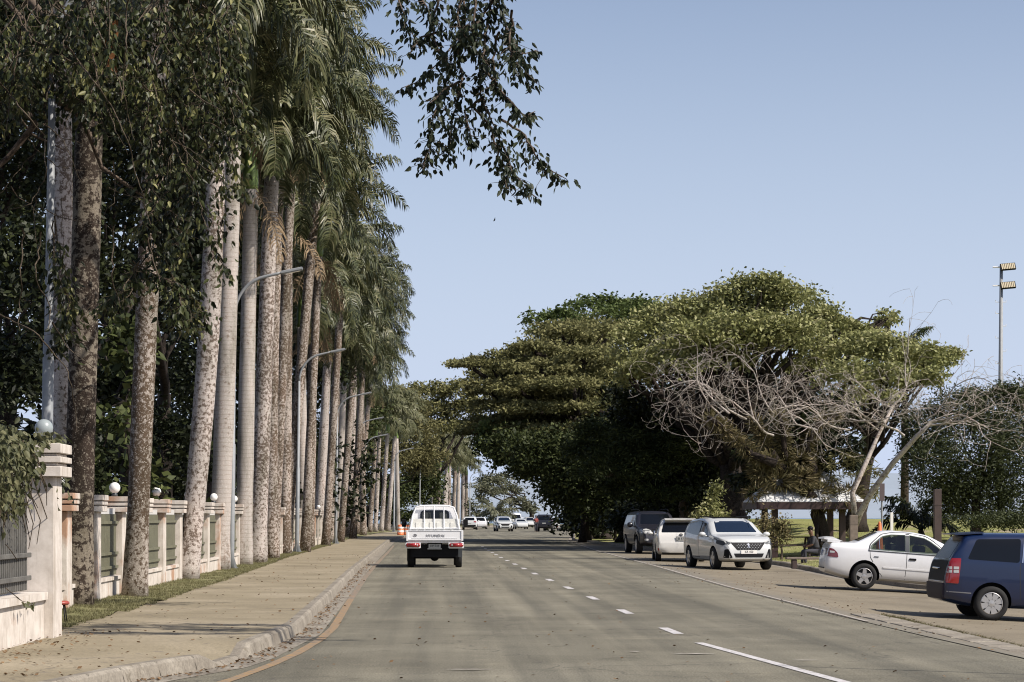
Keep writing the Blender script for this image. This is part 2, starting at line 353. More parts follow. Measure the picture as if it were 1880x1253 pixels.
def paint(name, col, dust=(.3, .26, .2), amt=.5, coat=.8, rough=.35, h=.25, h2=.75, metal=0.0):
    m, nt, p = new_mat(name); p.inputs['Coat Weight'].default_value = coat; p.inputs['Coat Roughness'].default_value = .04; p.inputs['Roughness'].default_value = rough; p.inputs['Metallic'].default_value = metal
    tc = N(nt, 'ShaderNodeTexCoord'); sx = N(nt, 'ShaderNodeSeparateXYZ'); nt.links.new(tc.outputs['Object'], sx.inputs[0])
    n1 = N(nt, 'ShaderNodeTexNoise', Scale=2.5, Detail=6.0, Roughness=.7); nt.links.new(tc.outputs['Object'], n1.inputs['Vector'])
    a = N(nt, 'ShaderNodeMath', operation='MULTIPLY_ADD'); nt.links.new(n1.outputs['Fac'], a.inputs[0]); a.inputs[1].default_value = .35; nt.links.new(sx.outputs['Z'], a.inputs[2])
    mr = N(nt, 'ShaderNodeMapRange'); nt.links.new(a.outputs[0], mr.inputs[0]); mr.inputs[1].default_value = h + .17; mr.inputs[2].default_value = h2 + .17; mr.inputs[3].default_value = amt; mr.inputs[4].default_value = .03
    nt.links.new(mixc(nt, mr.outputs[0], col, dust), p.inputs['Base Color'])
    return m
M_white = paint('white_car_paint', (.72, .72, .73), coat=.5)
M_silver = paint('silver_white_paint', (.52, .53, .52), coat=.9, amt=.25)
M_pearl = paint('pearl_white_paint', (.66, .64, .60), coat=.6, amt=.25)
M_blue = paint('navy_blue_paint', (.002, .010, .044), (.010, .010, .016), .12, .6, .3)
M_darkgrey = paint('dark_grey_paint', (.010, .010, .016), (.035, .03, .028), .3, .35, .4)
M_truck = plain('white_truck_paint', (.74, .74, .75), .4, 0, .4, var=.03, scale=3)
M_truckin = plain('cream_headboard_paint', (.62, .61, .56), .5, var=.06, scale=3)
M_glass = plain('tinted_glass', (.003, .004, .006), .05, spec=.38)
M_glassblue = plain('windscreen_glass', (.006, .013, .028), .04, spec=.55)
M_glassr = plain('matte_tinted_glass', (.003, .004, .007), .25, spec=.2)
M_chrome = plain('chrome', (.75, .75, .75), .12, 1.0)
M_red = plain('red_lens', (.26, .008, .010), .12, coat=1)
M_redd = plain('dark_red_lens', (.14, .008, .01), .12, coat=1)
M_lens = plain('clear_lens', (.45, .45, .43), .1, coat=1)
M_plate = plain('number_plate', (.55, .55, .52), .4)
M_plateg = plain('number_plate_grey', (.36, .36, .34), .4)
M_ink = plain('black_ink', (.015, .015, .015), .5)
M_greyink = plain('grey_ink', (.16, .16, .17), .5)
M_seam = plain('panel_gap', (.02, .02, .02), .7)
M_orangep = plain('orange_plastic', (.62, .16, .05), .5)
M_whitep = plain('white_plastic', (.75, .72, .68), .5)
M_redp = plain('red_plastic', (.28, .05, .035), .45)
M_wood = plain('weathered_timber', (.16, .125, .10), .8, var=.3, scale=6)
M_brownpost = plain('dark_brown_timber', (.055, .035, .03), .7, var=.2, scale=6)
M_roofw = plain('white_roof_sheet', (.66, .66, .66), .5, var=.05)
M_maroon = plain('shade_darkened_maroon', (.035, .016, .015), .6, var=.15)  # maroon darkened in its colour to stand in for tree shade on the shelter
M_sign = plain('grey_sign_back', (.10, .075, .075), .5, .3)
M_skin = plain('skin', (.12, .06, .035), .5)
M_shirt = plain('red_shirt', (.3, .06, .05), .8)
M_shirtd = plain('dark_shirt', (.03, .03, .035), .8)
M_shirtw = plain('pale_blue_shirt', (.45, .5, .55), .8)
M_trous = plain('dark_trousers', (.03, .03, .04), .8)
M_hill = plain('haze_blue_hillside', (.24, .28, .33), 1, var=.04, scale=.004)  # blue-grey base colour stands in for the air haze before the hills
M_sea = plain('sea_water', (.10, .16, .22), .25, var=.1, scale=.05)
M_floodlens = plain('floodlight_lens', (.55, .47, .33), .25)
M_cab = plain('cab_interior', (.03, .035, .035), .8)

M_seeglass, _nt, _p = new_mat('clear_tinted_glass')
_t = N(_nt, 'ShaderNodeBsdfTransparent'); _t.inputs[0].default_value = (.42, .46, .40, 1); _g = N(_nt, 'ShaderNodeBsdfGlossy'); _g.inputs['Roughness'].default_value = .03; _g.inputs['Color'].default_value = (.8, .85, .9, 1)
_m = N(_nt, 'ShaderNodeMixShader'); _m.inputs[0].default_value = .06; _nt.links.new(_t.outputs[0], _m.inputs[1]); _nt.links.new(_g.outputs[0], _m.inputs[2]); _nt.links.new(_m.outputs[0], _nt.nodes['Material Output'].inputs[0])
# ------------------------------------------------------------------ ground, road, walk
def strip(name, fa, fb, ys, nx, zf, mat, smooth=True):
    V = []; Fc = []
    for y in ys:
        a, b = fa(y), fb(y)
        for i in range(nx + 1):
            x = lerp(a, b, i / nx); V.append((x, y, zf(x, y)))
    for j in range(len(ys) - 1):
        for i in range(nx):
            a = j * (nx + 1) + i; Fc.append((a, a + 1, a + nx + 2, a + nx + 1))
    me = bpy.data.meshes.new(name); me.from_pydata(V, [], Fc); me.update()
    return structure(link(name, me, mat, None, smooth))
YS = [15 + i * 1.0 for i in range(50)] + [65 + 2 * i for i in range(45)] + [155 + 5 * i for i in range(74)]
K = lambda y: interp(y, KERB); RT = lambda y: interp(y, RIGHT); AP = lambda y: interp(y, APRON); VG = lambda y: interp(y, VERGE); FN = lambda y: interp(y, FENCE)
g = MB(); g.add([(-9000, -200, -1.2), (9000, -200, -1.2), (9000, 9000, -1.2), (-9000, 9000, -1.2)], [(0, 1, 2, 3)])
structure(g.build('ground', M_soil))
g = MB(); g.add([(34, 170, -.9), (12000, 170, -.9), (12000, 11000, -.9), (-4000, 11000, -.9), (-300, 600, -.9), (34, 560, -.9)], [(0, 1, 2, 3, 4, 5)])
structure(g.build('sea', M_sea))
strip('road', lambda y: K(y) - .02, lambda y: RT(y) + .02, YS, 14, lambda x, y: gz(x, y), M_road)
strip('parking_apron', lambda y: RT(y) - .10, lambda y: AP(y) + .02, [y for y in YS if y <= 157], 24, lambda x, y: gz(x, y) + .004, M_apron)
strip('garden_ground', lambda y: -140, lambda y: FN(y) + .1, YS, 6, lambda x, y: .12, M_soil)
def vz(x, y): return .15 + .035 * noise.noise(Vector((x * 2.3, y * 2.3, 0))) + .03
strip('grass_verge', lambda y: FN(y) - .02, lambda y: VG(y) - .12 + .12 * noise.noise(Vector((y * .9, 0, 0))) + .1 * noise.noise(Vector((y * 3, 4, 0))), [15 + .5 * i for i in range(200)] + [115 + 5 * i for i in range(80)], 10, lambda x, y: vz(x, y) if y > 27.6 else .12, M_verge)
def kh(y):  # kerb height, dropped at the driveway crossing
    if y < 23.2: return .15
    if y < 23.7: return lerp(.15, .04, (y - 23.2) / .5)
    if y < 25.0: return .04
    if y < 25.5: return lerp(.04, .15, (y - 25.0) / .5)
    return .15
def wz(x, y):
    d = x - 0; k = K(y) - .14; t = min(1, max(0, (k - x) / 1.0))
    return lerp(kh(y), .15, t) + .002
YW = sorted(set([15 + .5 * i for i in range(120)] + [23.2, 23.7, 25.0, 25.5] + [75 + 5 * i for i in range(88)]))
strip('sidewalk', lambda y: VG(y) - .25 if y > 27.6 else FN(y) + .0, lambda y: K(y) - .14, YW, 12, wz, M_walk)
g = MB()
for j in range(22):
    y = 27.2 + j * 3.0; xa, xb = VG(y) + .08, K(y) - .3; n = 12; vs = []
    for i in range(n + 1):
        x = lerp(xa, xb, i / n); yy = y + .02 * noise.noise(Vector((x * 2, y, 0))); vs += [(x, yy - .008, wz(x, yy) + .003), (x, yy + .008, wz(x, yy) + .003)]
    g.add(vs, [(2 * i, 2 * i + 1, 2 * i + 3, 2 * i + 2) for i in range(n)])
structure(g.build('sidewalk_joints', plain('joint_dirt', (.09, .075, .055), .95, var=.3)))
# kerb with rounded nose and gutter
def kerb_mesh(name, f, ys, hf, sgn, mat, base):
    V = []; Fc = []; n = 6
    for y in ys:
        x = f(y); h = hf(y); b = base(x, y); j = .012 * noise.noise(Vector((x * 3, y * 1.7, 3)))
        prof = [(-.16, -.02), (-.16, h + .006), (-.05, h + .008 + j), (-.012 + j, h - .02), (.012 + j, b - .002 if False else 0.006), (.30, .0045)]
        for (dx, dz) in prof: V.append((x + sgn * dx, y, b + dz))
    for jx in range(len(ys) - 1):
        for i in range(n - 1):
            a = jx * n + i; Fc.append((a, a + 1, a + n + 1, a + n))
    me = bpy.data.meshes.new(name); me.from_pydata(V, [], Fc); me.update()
    bm = bmesh.new(); bm.from_mesh(me); bmesh.ops.recalc_face_normals(bm, faces=bm.faces); bm.to_mesh(me); bm.free()
    return structure(link(name, me, mat))
kerb_mesh('kerb', K, sorted(set([15 + .4 * i for i in range(150)] + [23.2, 23.7, 25.0, 25.5] + [75 + 5 * i for i in range(88)])), kh, 1, M_kerb, lambda x, y: 0)
g = MB()
for j in range(70):
    y = 20.3 + j * .9; x = K(y); h = kh(y) + .0105
    g.add([(x - .155, y - .007, h), (x - .03, y - .007, h), (x - .03, y + .007, h), (x - .155, y + .007, h), (x + .0155, y - .007, .02), (x + .0155, y + .007, .02)], [(0, 1, 2, 3), (1, 4, 5, 2)])
structure(g.build('kerb_joints', plain('kerb_joint_dirt', (.07, .06, .045), .95)))
kerb_mesh('park_kerb', AP, [57.2 + .8 * i for i in range(120)] + [154 + 6 * i for i in range(60)], lambda y: .13, -1, M_kerb, gz)
# kerb across the head of the parking bays, behind the sedan
g = MB()
for i in range(60):
    x = 13.6 + i * .32; y = 57.0 + .1 * math.sin(i * .7)
    g.box((x, y, gz(x, y) + .06), (.31, .16, .14), bev=.015)
structure(g.build('parking_kerb', M_kerb))
# park lawn
def lz(x, y):
    e = min(1, max(0, (x - AP(y)) / .6)) if y > 57 else 1
    return gz(min(x, 20), y) + .11 * e + mound(x, y) + .05 * noise.noise(Vector((x * .5, y * .5, 0))) * e
V = []; Fc = []; ys = [57.1 + 1.5 * i for i in range(60)] + [147 + 6 * i for i in range(60)]; nx = 60
for y in ys:
    a = AP(y) + .12; b = max(a + 20, 60 + (y - 57) * .3)
    for i in range(nx + 1):
        x = a + (b - a) * (i / nx) ** 1.6; V.append((x, y, lz(x, y)))
for j in range(len(ys) - 1):
    for i in range(nx): a = j * (nx + 1) + i; Fc.append((a, a + 1, a + nx + 2, a + nx + 1))
me = bpy.data.meshes.new('lawn'); me.from_pydata(V, [], Fc); me.update(); structure(link('lawn', me, M_lawn, None, True))
# distant hills across the water
def hill(name, y, pts, depth):
    V = []; Fc = []; n = 90; x0, x1 = pts[0][0], pts[-1][0]
    for i in range(n + 1):
        x = lerp(x0, x1, i / n); h = interp(x, pts) * (1 + .18 * noise.noise(Vector((x * .0011, y, 0))) + .08 * noise.noise(Vector((x * .005, y, 5))))
        V += [(x, y - depth, -2), (x, y - depth * .4, h * .55), (x, y, h), (x, y + depth, -2)]
    for i in range(n):
        for k in range(3): a = i * 4 + k; Fc.append((a, a + 1, a + 5, a + 4))
    me = bpy.data.meshes.new(name); me.from_pydata(V, [], Fc); me.update(); structure(link(name, me, M_hill, None, True))
hill('hills', 8000, [(-2500, 30), (-800, 90), (0, 120), (600, 150), (1300, 170), (2200, 130), (4200, 60)], 1500)

# road markings: sheets 4 mm above the asphalt
def ribbon(name, path, wid, mat, dz=.006, step=.5):
    V = []; Fc = []
    ys = [p[0] for p in path]; y = ys[0]; L = []
    while y < ys[-1]: L.append(y); y += step
    L.append(ys[-1])
    for y in L:
        x = interp(y, path)
        wv = wid / 2 * (1 + .08 * noise.noise(Vector((x * 5, y * 4, 1))))
        V += [(x - wv, y, gz(x - wv, y) + dz), (x + wv, y, gz(x + wv, y) + dz)]
    for i in range(len(L) - 1): a = i * 2; Fc.append((a, a + 1, a + 3, a + 2))
    me = bpy.data.meshes.new(name); me.from_pydata(V, [], Fc); me.update(); return structure(link(name, me, mat))
ribbon('centre_line', [p for p in [(15, 4.35), (18, 4.1), (21.5, 3.83), (25, 3.52), (28.2, 3.24)]], .12, M_white_line)
D0 = 1 / .00478 * 1.0
for k in range(15):
    inv = .004785 + .00097 * k            # dash position: D = F*H*inv
    D = F * H * inv; L = F * H * .00026
    x = interp(D, CENTRE)
    g = MB(); xa, xb = interp(D - L / 2, CENTRE), interp(D + L / 2, CENTRE); hw = .07
    z = .006
    g.add([(xa - hw, D - L / 2, gz(xa, D) + z), (xa + hw, D - L / 2, gz(xa, D) + z), (xb + hw, D + L / 2, gz(xb, D) + z), (xb - hw, D + L / 2, gz(xb, D) + z)], [(0, 1, 2, 3)])
    o = structure(g.build('lane_dash', M_white_line))
EDGE = [(34, 6.42), (37, 6.45), (51, 6.54), (74, 7.05), (105, 7.45), (150, 8.6)]
ribbon('edge_line', EDGE, .09, M_edge_line, .010)
OR = [(15, -3.0), (18.5, -2.45), (21.8, -1.94), (24, -1.72), (26.1, -1.57), (29, -1.46), (32, -1.43), (41.5, -1.58), (43.0, -1.6)]
ribbon('orange_line', OR, .12, M_orange_line)
M_orange_worn = line_mat('faded_orange_paint', (.33, .2, .10), .50, (.17, .145, .115))
ribbon('faded_orange_line', [(43.0, -1.6), (58.6, -1.81), (75, -1.95), (107, -2.15), (125, -2.3)], .12, M_orange_worn)
# scuffs and bay marks
for (px0, px1, py) in ((1235, 1315, 1202), (1330, 1380, 1035), (1405, 1500, 1071), (1600, 1690, 1086), (1455, 1505, 1214), (820, 905, 1231), (1155, 1175, 1198)):
    D = F * H / (py - VY) if py > 1100 else F * 1.68 / (py - VY)
    xa = (px0 - VX) * D / F; xb = (px1 - VX) * D / F; g = MB(); n = 10
    vs = []
    for i in range(n + 1):
        x = lerp(xa, xb, i / n); hw = .05 * (1 + .5 * noise.noise(Vector((x * 9, D, 0)))) * math.sin(math.pi * (i + .3) / (n + .6))
        vs += [(x, D - hw, gz(x, D) + .0115), (x, D + hw, gz(x, D) + .0115)]
    g.add(vs, [(2 * i, 2 * i + 1, 2 * i + 3, 2 * i + 2) for i in range(n)]); structure(g.build('scuff_mark', M_edge_line))
# concrete threshold strip with weeds at the driveway mouth, right
g = MB()
for i in range(16):
    x0 = 7.0 + .025 * i; y0 = 37.0 - i * .95
    g.box((x0 + .12 * 0, y0, gz(x0, y0) + .01), (.42, .92, .05), rz=.03 * math.sin(i * 2.1), bev=.012)
structure(g.build('old_kerb_strip', M_kerb))

M_weed = foliage('dry_weed', [(.05, .045, .02), (.10, .09, .04), (.2, .17, .09)], .2, .6, .2)
# grass blades (stuff) and fallen leaves (stuff)
def blades(name, pts, h, wd, mat, label, cat='grass', spread=.6):
    n = len(pts); P = np.array(pts, dtype=float); a = RNG.uniform(0, 2 * np.pi, n); hh = h * RNG.uniform(.5, 1.2, n)
    s = np.stack([np.cos(a), np.sin(a), np.zeros(n)], 1) * wd / 2
    ln = RNG.normal(0, spread, (n, 2)) * hh[:, None] * .6
    tip = P + np.stack([ln[:, 0], ln[:, 1], hh], 1)
    V = np.stack([P - s, P + s, tip], 1).reshape(-1, 3); Fq = np.arange(3 * n).reshape(-1, 3)
    o = link(name, np_mesh(name, V, Fq), mat); return tag(o, label, cat, None, 'stuff')
pts = []
while len(pts) < 45000:
    y = 28 + 90 * random.random() ** 1.8; x = random.uniform(FN(y) + .02, VG(y) + .0)
    if noise.noise(Vector((x * 1.3, y * 1.3, 2))) > -.25: pts.append((x, y, vz(x, y) - .005))
blades('grass_tufts', pts, .045, .012, M_blade, 'short patchy grass along the foot of the palms and the fence')
pts = []
while len(pts) < 40000:
    y = 58 + 50 * random.random() ** 1.3; x = AP(y) + .2 + 16 * random.random() ** 1.2
    pts.append((x, y, lz(x, y) - .01))
blades('park_grass', pts, .045, .02, M_blade, 'mown grass of the park beyond the parked cars')
pts = []
for i in range(9000):
    t = random.random(); y = 38.6 - 11 * t + random.gauss(0, .18); x = 7.32 + .34 * t + random.gauss(.1, .12)
    if noise.noise(Vector((x * 2, y * .9, 8))) > -.05: pts.append((x, y, gz(x, y)))
blades('kerbside_weeds', pts, .085, .02, M_weed, 'dry weeds growing along the old concrete strip at the car park mouth', 'weeds', 1.2)
def leaf_flat(name, pts, size, mat, label, cat):
    n = len(pts); P = np.array(pts, dtype=float); a = RNG.uniform(0, 2 * np.pi, n); sz = size * RNG.uniform(.5, 1.3, n)
    d = np.stack([np.cos(a), np.sin(a), RNG.uniform(.0, .5, n)], 1) * sz[:, None]; s = np.stack([-np.sin(a), np.cos(a), RNG.uniform(-.4, .4, n)], 1) * sz[:, None] * .45
    V = np.stack([P, P + d * .5 + s, P + d, P + d * .5 - s], 1).reshape(-1, 3); V[:, 2] = np.maximum(V[:, 2], np.repeat(P[:, 2], 4))
    o = link(name, np_mesh(name, V, np.arange(4 * n).reshape(-1, 4)), mat); return tag(o, label, cat, None, 'stuff')
pts = []
for i in range(420):      # on the walk
    y = 20 + 70 * random.random() ** 2; x = random.uniform(VG(y), K(y) - .1); pts.append((x, y, wz(x, y) + .01))
for i in range(260):
    y = 21 + 7 * random.random(); x = FN(y) + abs(random.gauss(0, .5)); pts.append((x, y, .165))
for i in range(1000):     # gutter
    y = 20 + 60 * random.random() ** 1.6; x = K(y) + .03 + abs(random.gauss(0, .12)); pts.append((x, y, .012))
for i in range(350):
    y = 20 + 80 * random.random() ** 1.7; x = random.uniform(K(y), RT(y)); pts.append((x, y, gz(x, y) + .008))
for i in range(600):
    y = 30 + 60 * random.random() ** 1.2; x = RT(y) + abs(random.gauss(0, 2.5)) - .3
    if x < AP(y): pts.append((x, y, gz(x, y) + .01))
leaf_flat('leaf_litter', pts, .045, M_litter, 'dry brown leaves scattered over the sidewalk, gutter and road', 'leaf litter')
# the dusty apron takes over from the asphalt gradually, in ragged patches
ao = bpy.data.objects['parking_apron']; at = ao.data.attributes.new('inner', 'FLOAT', 'POINT')
at.data.foreach_set('value', [min(1, max(0, (v.co.x - RT(v.co.y) + .1) / 2.2)) for v in ao.data.vertices])
nt = M_apron.node_tree; p = nt.nodes['Principled BSDF']; old = p.inputs['Base Color'].links[0].from_socket
an = N(nt, 'ShaderNodeAttribute', attribute_name='inner'); no = N(nt, 'ShaderNodeTexNoise', Scale=1.4, Detail=7.0, Roughness=.7); ge = N(nt, 'ShaderNodeNewGeometry'); nt.links.new(ge.outputs['Position'], no.inputs['Vector'])
ma = N(nt, 'ShaderNodeMath', operation='ADD'); nt.links.new(an.outputs['Fac'], ma.inputs[0]); nt.links.new(no.outputs['Fac'], ma.inputs[1])
rr = ramp(nt, [(.52, (0, 0, 0)), (.95, (1, 1, 1))], ma.outputs[0]); nt.links.new(mixc(nt, rr.outputs[0], (.165, .152, .129), old), p.inputs['Base Color'])
# ------------------------------------------------------------------ vegetation
def unit(a): return a / (np.linalg.norm(a, axis=1, keepdims=True) + 1e-9)
def leaf_mesh(name, P, L, Wd, droop=.35, up=.5, fold=False, dirs=None):
    n = len(P); d = RNG.normal(0, 1, (n, 3)); d[:, 2] = d[:, 2] * .6 - droop
    if dirs is not None: d = d * .5 + dirs
    d = unit(d); nr = RNG.normal(0, 1, (n, 3)); nr[:, 2] += up; s = unit(np.cross(d, nr)); nn = np.cross(s, d)
    l = (L * RNG.uniform(.65, 1.3, n))[:, None]; w_ = (Wd * RNG.uniform(.7, 1.25, n))[:, None]
    if not fold:
        V = np.stack([P, P + d * l * .42 + s * w_ * .5, P + d * l, P + d * l * .42 - s * w_ * .5], 1).reshape(-1, 3)
        return np_mesh(name, V, np.arange(4 * n).reshape(-1, 4))
    c = nn * w_ * .16
    V = np.stack([P, P + d * l * .25 + s * w_ * .5 + c, P + d * l * .62 + s * w_ * .38 + c, P + d * l - c, P + d * l * .62 - s * w_ * .38 + c, P + d * l * .25 - s * w_ * .5 + c], 1).reshape(-1, 3)
    b = np.arange(n)[:, None] * 6
    Fq = np.concatenate([b + np.array([[0, 1, 2, 3]]), b + np.array([[0, 3, 4, 5]])], 0)
    return np_mesh(name, V, Fq)
def clump_pts(c, r, n, sig=.2, nsub=None, low=-.45):
    m = nsub or max(8, int(n / 95))
    u = unit(RNG.normal(0, 1, (m * 3, 3))); u = u[u[:, 2] > low][:m]; m = len(u)
    rad = RNG.uniform(.35, 1.0, m) ** .5
    S = np.array(c) + u * rad[:, None] * np.array(r)
    k = RNG.integers(0, m, n); sg = sig * np.array(r) * 1.0; sg = np.minimum(sg, np.mean(r) * sig * 1.4)
    return S[k] + RNG.normal(0, 1, (n, 3)) * sg, S
def curve_pts(a, b, n, bow=.15, jit=.05):
    a = Vector(a); b = Vector(b); L = (b - a).length; out = []
    side = Vector((random.gauss(0, 1), random.gauss(0, 1), abs(random.gauss(0, 1)) + .3)).normalized()
    for i in range(n + 1):
        t = i / n; p = a.lerp(b, t) + side * math.sin(math.pi * t) * L * bow
        if 0 < i < n: p += Vector((random.gauss(0, 1), random.gauss(0, 1), random.gauss(0, 1))) * L * jit / n
        out.append(p)
    return out
def tree(name, label, cat, base, clumps, leafmat, barkmat, leaf=(.22, .11), cover=2.4, trunk=(.35, 3.0), lean=(0, 0), group=None,
         sig=.2, droop=.35, up=.5, limbs=True, low=-.45, fold=False, twigs=3, zb=None, forks=1, back=()):
    "clumps: (px, py, rx_px, ry_px, D[, depth radius m]) measured on the photo, placed at real distance D"
    bx, by = base; bz = zb if zb is not None else (lz(bx, by) if bx > AP(by) else gz(bx, by)); B = Vector((bx, by, bz - .05))
    t = thing(name, label, cat, B, group=group)
    P = []; subs = []; nfront = len(clumps)
    clumps = list(clumps) + [(c[0] + random.uniform(-10, 10), c[1] + 4, c[2] * .9, c[3] * .85, c[4] + d_) for d_ in back for c in clumps]
    for c in clumps:
        px, py, rx, ry, D = c[:5]; s = F / D; cc = W(px, py, D) - B; rx *= 1.12; ry *= 1.14; r = (rx / s, c[5] if len(c) > 5 else (rx + ry) / 2 / s, ry / s)
        A = math.pi * r[0] * r[2] + .5 * math.pi * r[0] * r[1]; n = int(min(30000, max(120, 1.5 * cover * A / (leaf[0] * leaf[1] * .5))))
        p, S = clump_pts(cc, r, n, sig, None, low); P.append(p); subs.append((cc, S, r))
    P = np.concatenate(P); P = P[P[:, 2] > .15]
    fk = Vector((lean[0], lean[1], trunk[1])); g = MB()
    n = 7; tp = [Vector((0, 0, 0)).lerp(fk, i / n) + (Vector((random.gauss(0, .06), random.gauss(0, .06), 0)) * trunk[0] * 2 if 0 < i < n else Vector()) for i in range(n + 1)]
    rr = [trunk[0] * (1.55 if i == 0 else 1.15 if i == 1 else 1 - .35 * i / n) for i in range(n + 1)]
    g.tube(tp, rr, 12)
    g.build('trunk', barkmat, t, True)
    if limbs:
        g = MB()
        for cc, S, r in subs:
            st = fk.lerp(Vector((lean[0] * .6, lean[1] * .6, trunk[1] * .6)), random.random() * .4)
            L = (cc - st).length; r0 = trunk[0] * min(.55, .14 + L * .02)
            cp = curve_pts(st, cc + Vector((0, 0, -r[2] * .3)), 6, .1, .25)
            g.tube(cp, [lerp(r0, r0 * .35, i / 6) for i in range(7)], 7)
            for q in range(min(len(S), twigs + int(r[0]))):
                s0 = cp[random.choice((3, 4, 5, 6))]; e = Vector(min((S[random.randrange(len(S))] for _ in range(6)), key=lambda p: (Vector(p) - s0).length))
                g.tube(curve_pts(s0, e, 3, .1, .2), [r0 * .3, r0 * .2, r0 * .13, r0 * .06], 4, cap=False)
        g.build('branches', barkmat, t, True)
    me = leaf_mesh('crown', P, leaf[0], leaf[1], droop, up, fold); link('crown', me, leafmat, t)
    return t

# ---- royal palms
def frond_geo(L=3.7, a0=60, bend=95, nl=64, seed=0, lw=.045, ll=.8):
    rg = random.Random(seed); pts = []; p = Vector((0, 0, 0)); m = 14
    ang = []
    for i in range(m + 1):
        t = i / m; a = R(a0 - bend * t ** 1.35); ang.append(a); pts.append(p.copy()); p = p + Vector((math.cos(a), 0, math.sin(a))) * (L / m)
    V = []; Fc = []
    def at(t):
        f = t * m; i = min(m - 1, int(f)); return pts[i].lerp(pts[i + 1], f - i), lerp(ang[i], ang[i + 1], f - i)
    for side in (-1, 1):
        for k in range(nl):
            t = .16 + .84 * (k + rg.random() * .6) / nl; q, a = at(min(t, 1)); T = Vector((math.cos(a), 0, math.sin(a))); U = Vector((-math.sin(a), 0, math.cos(a))); S = Vector((0, side, 0))
            l = ll * (math.sin(math.pi * min(1, .12 + t * .86)) ** .6 + .12) * rg.uniform(.8, 1.15)
            pl = rg.uniform(-.5, .75)
            d1 = (S * .75 + T * .45 + U * pl).normalized(); d2 = (d1 * .7 + Vector((0, 0, -.85)) + T * .15).normalized()
            wv = T.cross(d1).cross(d1); wv = (T - d1 * T.dot(d1)).normalized() * lw / 2
            a1 = q; b1 = q + d1 * l * .45; c1 = b1 + d2 * l * .35; e1 = c1 + (d2 + Vector((0, 0, -.5))).normalized() * l * .28
            b = len(V); V += [a1 - wv * .4, a1 + wv * .4, b1 + wv, b1 - wv, c1 + wv * .85, c1 - wv * .85, e1]
            Fc += [(b, b + 1, b + 2, b + 3), (b + 3, b + 2, b + 4, b + 5), (b + 5, b + 4, b + 6)]
    return pts, V, Fc
def crown_mesh(seed, nf=18, L=3.7, nl=60, lw=.045, up=True):
    rg = random.Random(seed); g = MB()
    for i in range(nf):
        t = i / (nf - 1); a0 = 82 - 62 * t ** 1.0 + rg.uniform(-5, 5); bend = 84 + 66 * t + rg.uniform(-12, 12)
        if t > .8: a0 -= 12
        pts, V, Fc = frond_geo(L * rg.uniform(.88, 1.08) * (1 if t > .12 else .85), a0, bend, nl, seed * 50 + i, lw)
        az = i * 2.39996 + rg.uniform(-.25, .25); M = Matrix.Rotation(az, 3, 'Z'); tw = Matrix.Rotation(rg.uniform(-.35, .35), 3, 'X')
        off = M @ Vector((.07, 0, -.25 * t))
        g.add([M @ (tw @ v) + off for v in V], Fc)
        rp = [M @ (tw @ v) + off for v in pts]; g.tube(rp, [.045 * (1 - .85 * j / (len(rp) - 1)) for j in range(len(rp))], 5)
    return g.mesh('crown')
CROWNS = [crown_mesh(s, 27, 4.05, 78, .05) for s in (1, 2, 3, 4)]
FARC = [crown_mesh(s, 19, 4.0, 46, .085) for s in (5, 6)]
for m_ in CROWNS: m_.materials.append(M_palmleaf)
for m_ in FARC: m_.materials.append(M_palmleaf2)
def deadfronds(seed, L=2.6):
    g = MB(); rg = random.Random(seed)
    for i in range(3):
        pts, V, Fc = frond_geo(L, -40 + rg.uniform(-10, 10), 45, 34, seed * 9 + i, .04, .5); M = Matrix.Rotation(rg.uniform(0, 6.3), 3, 'Z')
        g.add([M @ v for v in V], Fc); g.tube([M @ v for v in pts], .02, 4)
    return g.mesh('dead_fronds')
DEAD = [deadfronds(3), deadfronds(8)]
for m_ in DEAD: m_.materials.append(M_deadfrond)
def seedmesh():
    g = MB(); rg = random.Random(4)
    for i in range(150):
        a = rg.uniform(-1.2, 1.2); d = Vector((math.cos(a) * .9, math.sin(a) * .9, -rg.uniform(.1, 1.2))).normalized(); L = rg.uniform(.5, .95)
        pts = [d * L * t + Vector((0, 0, -.25 * t * t)) for t in (0, .35, .7, 1)]
        g.tube(pts, [.014, .014, .012, .008], 3, cap=False)
        for q in range(5):
            s = pts[1].lerp(pts[3], rg.random()); e = s + Vector((rg.gauss(0, .1), rg.gauss(0, .1), rg.gauss(-.06, .08))); g.tube([s, e], [.012, .007], 3, cap=False)
    return g.mesh('flower_stalk')
SEED = seedmesh(); SEED.materials.append(M_seed)
NP = 0
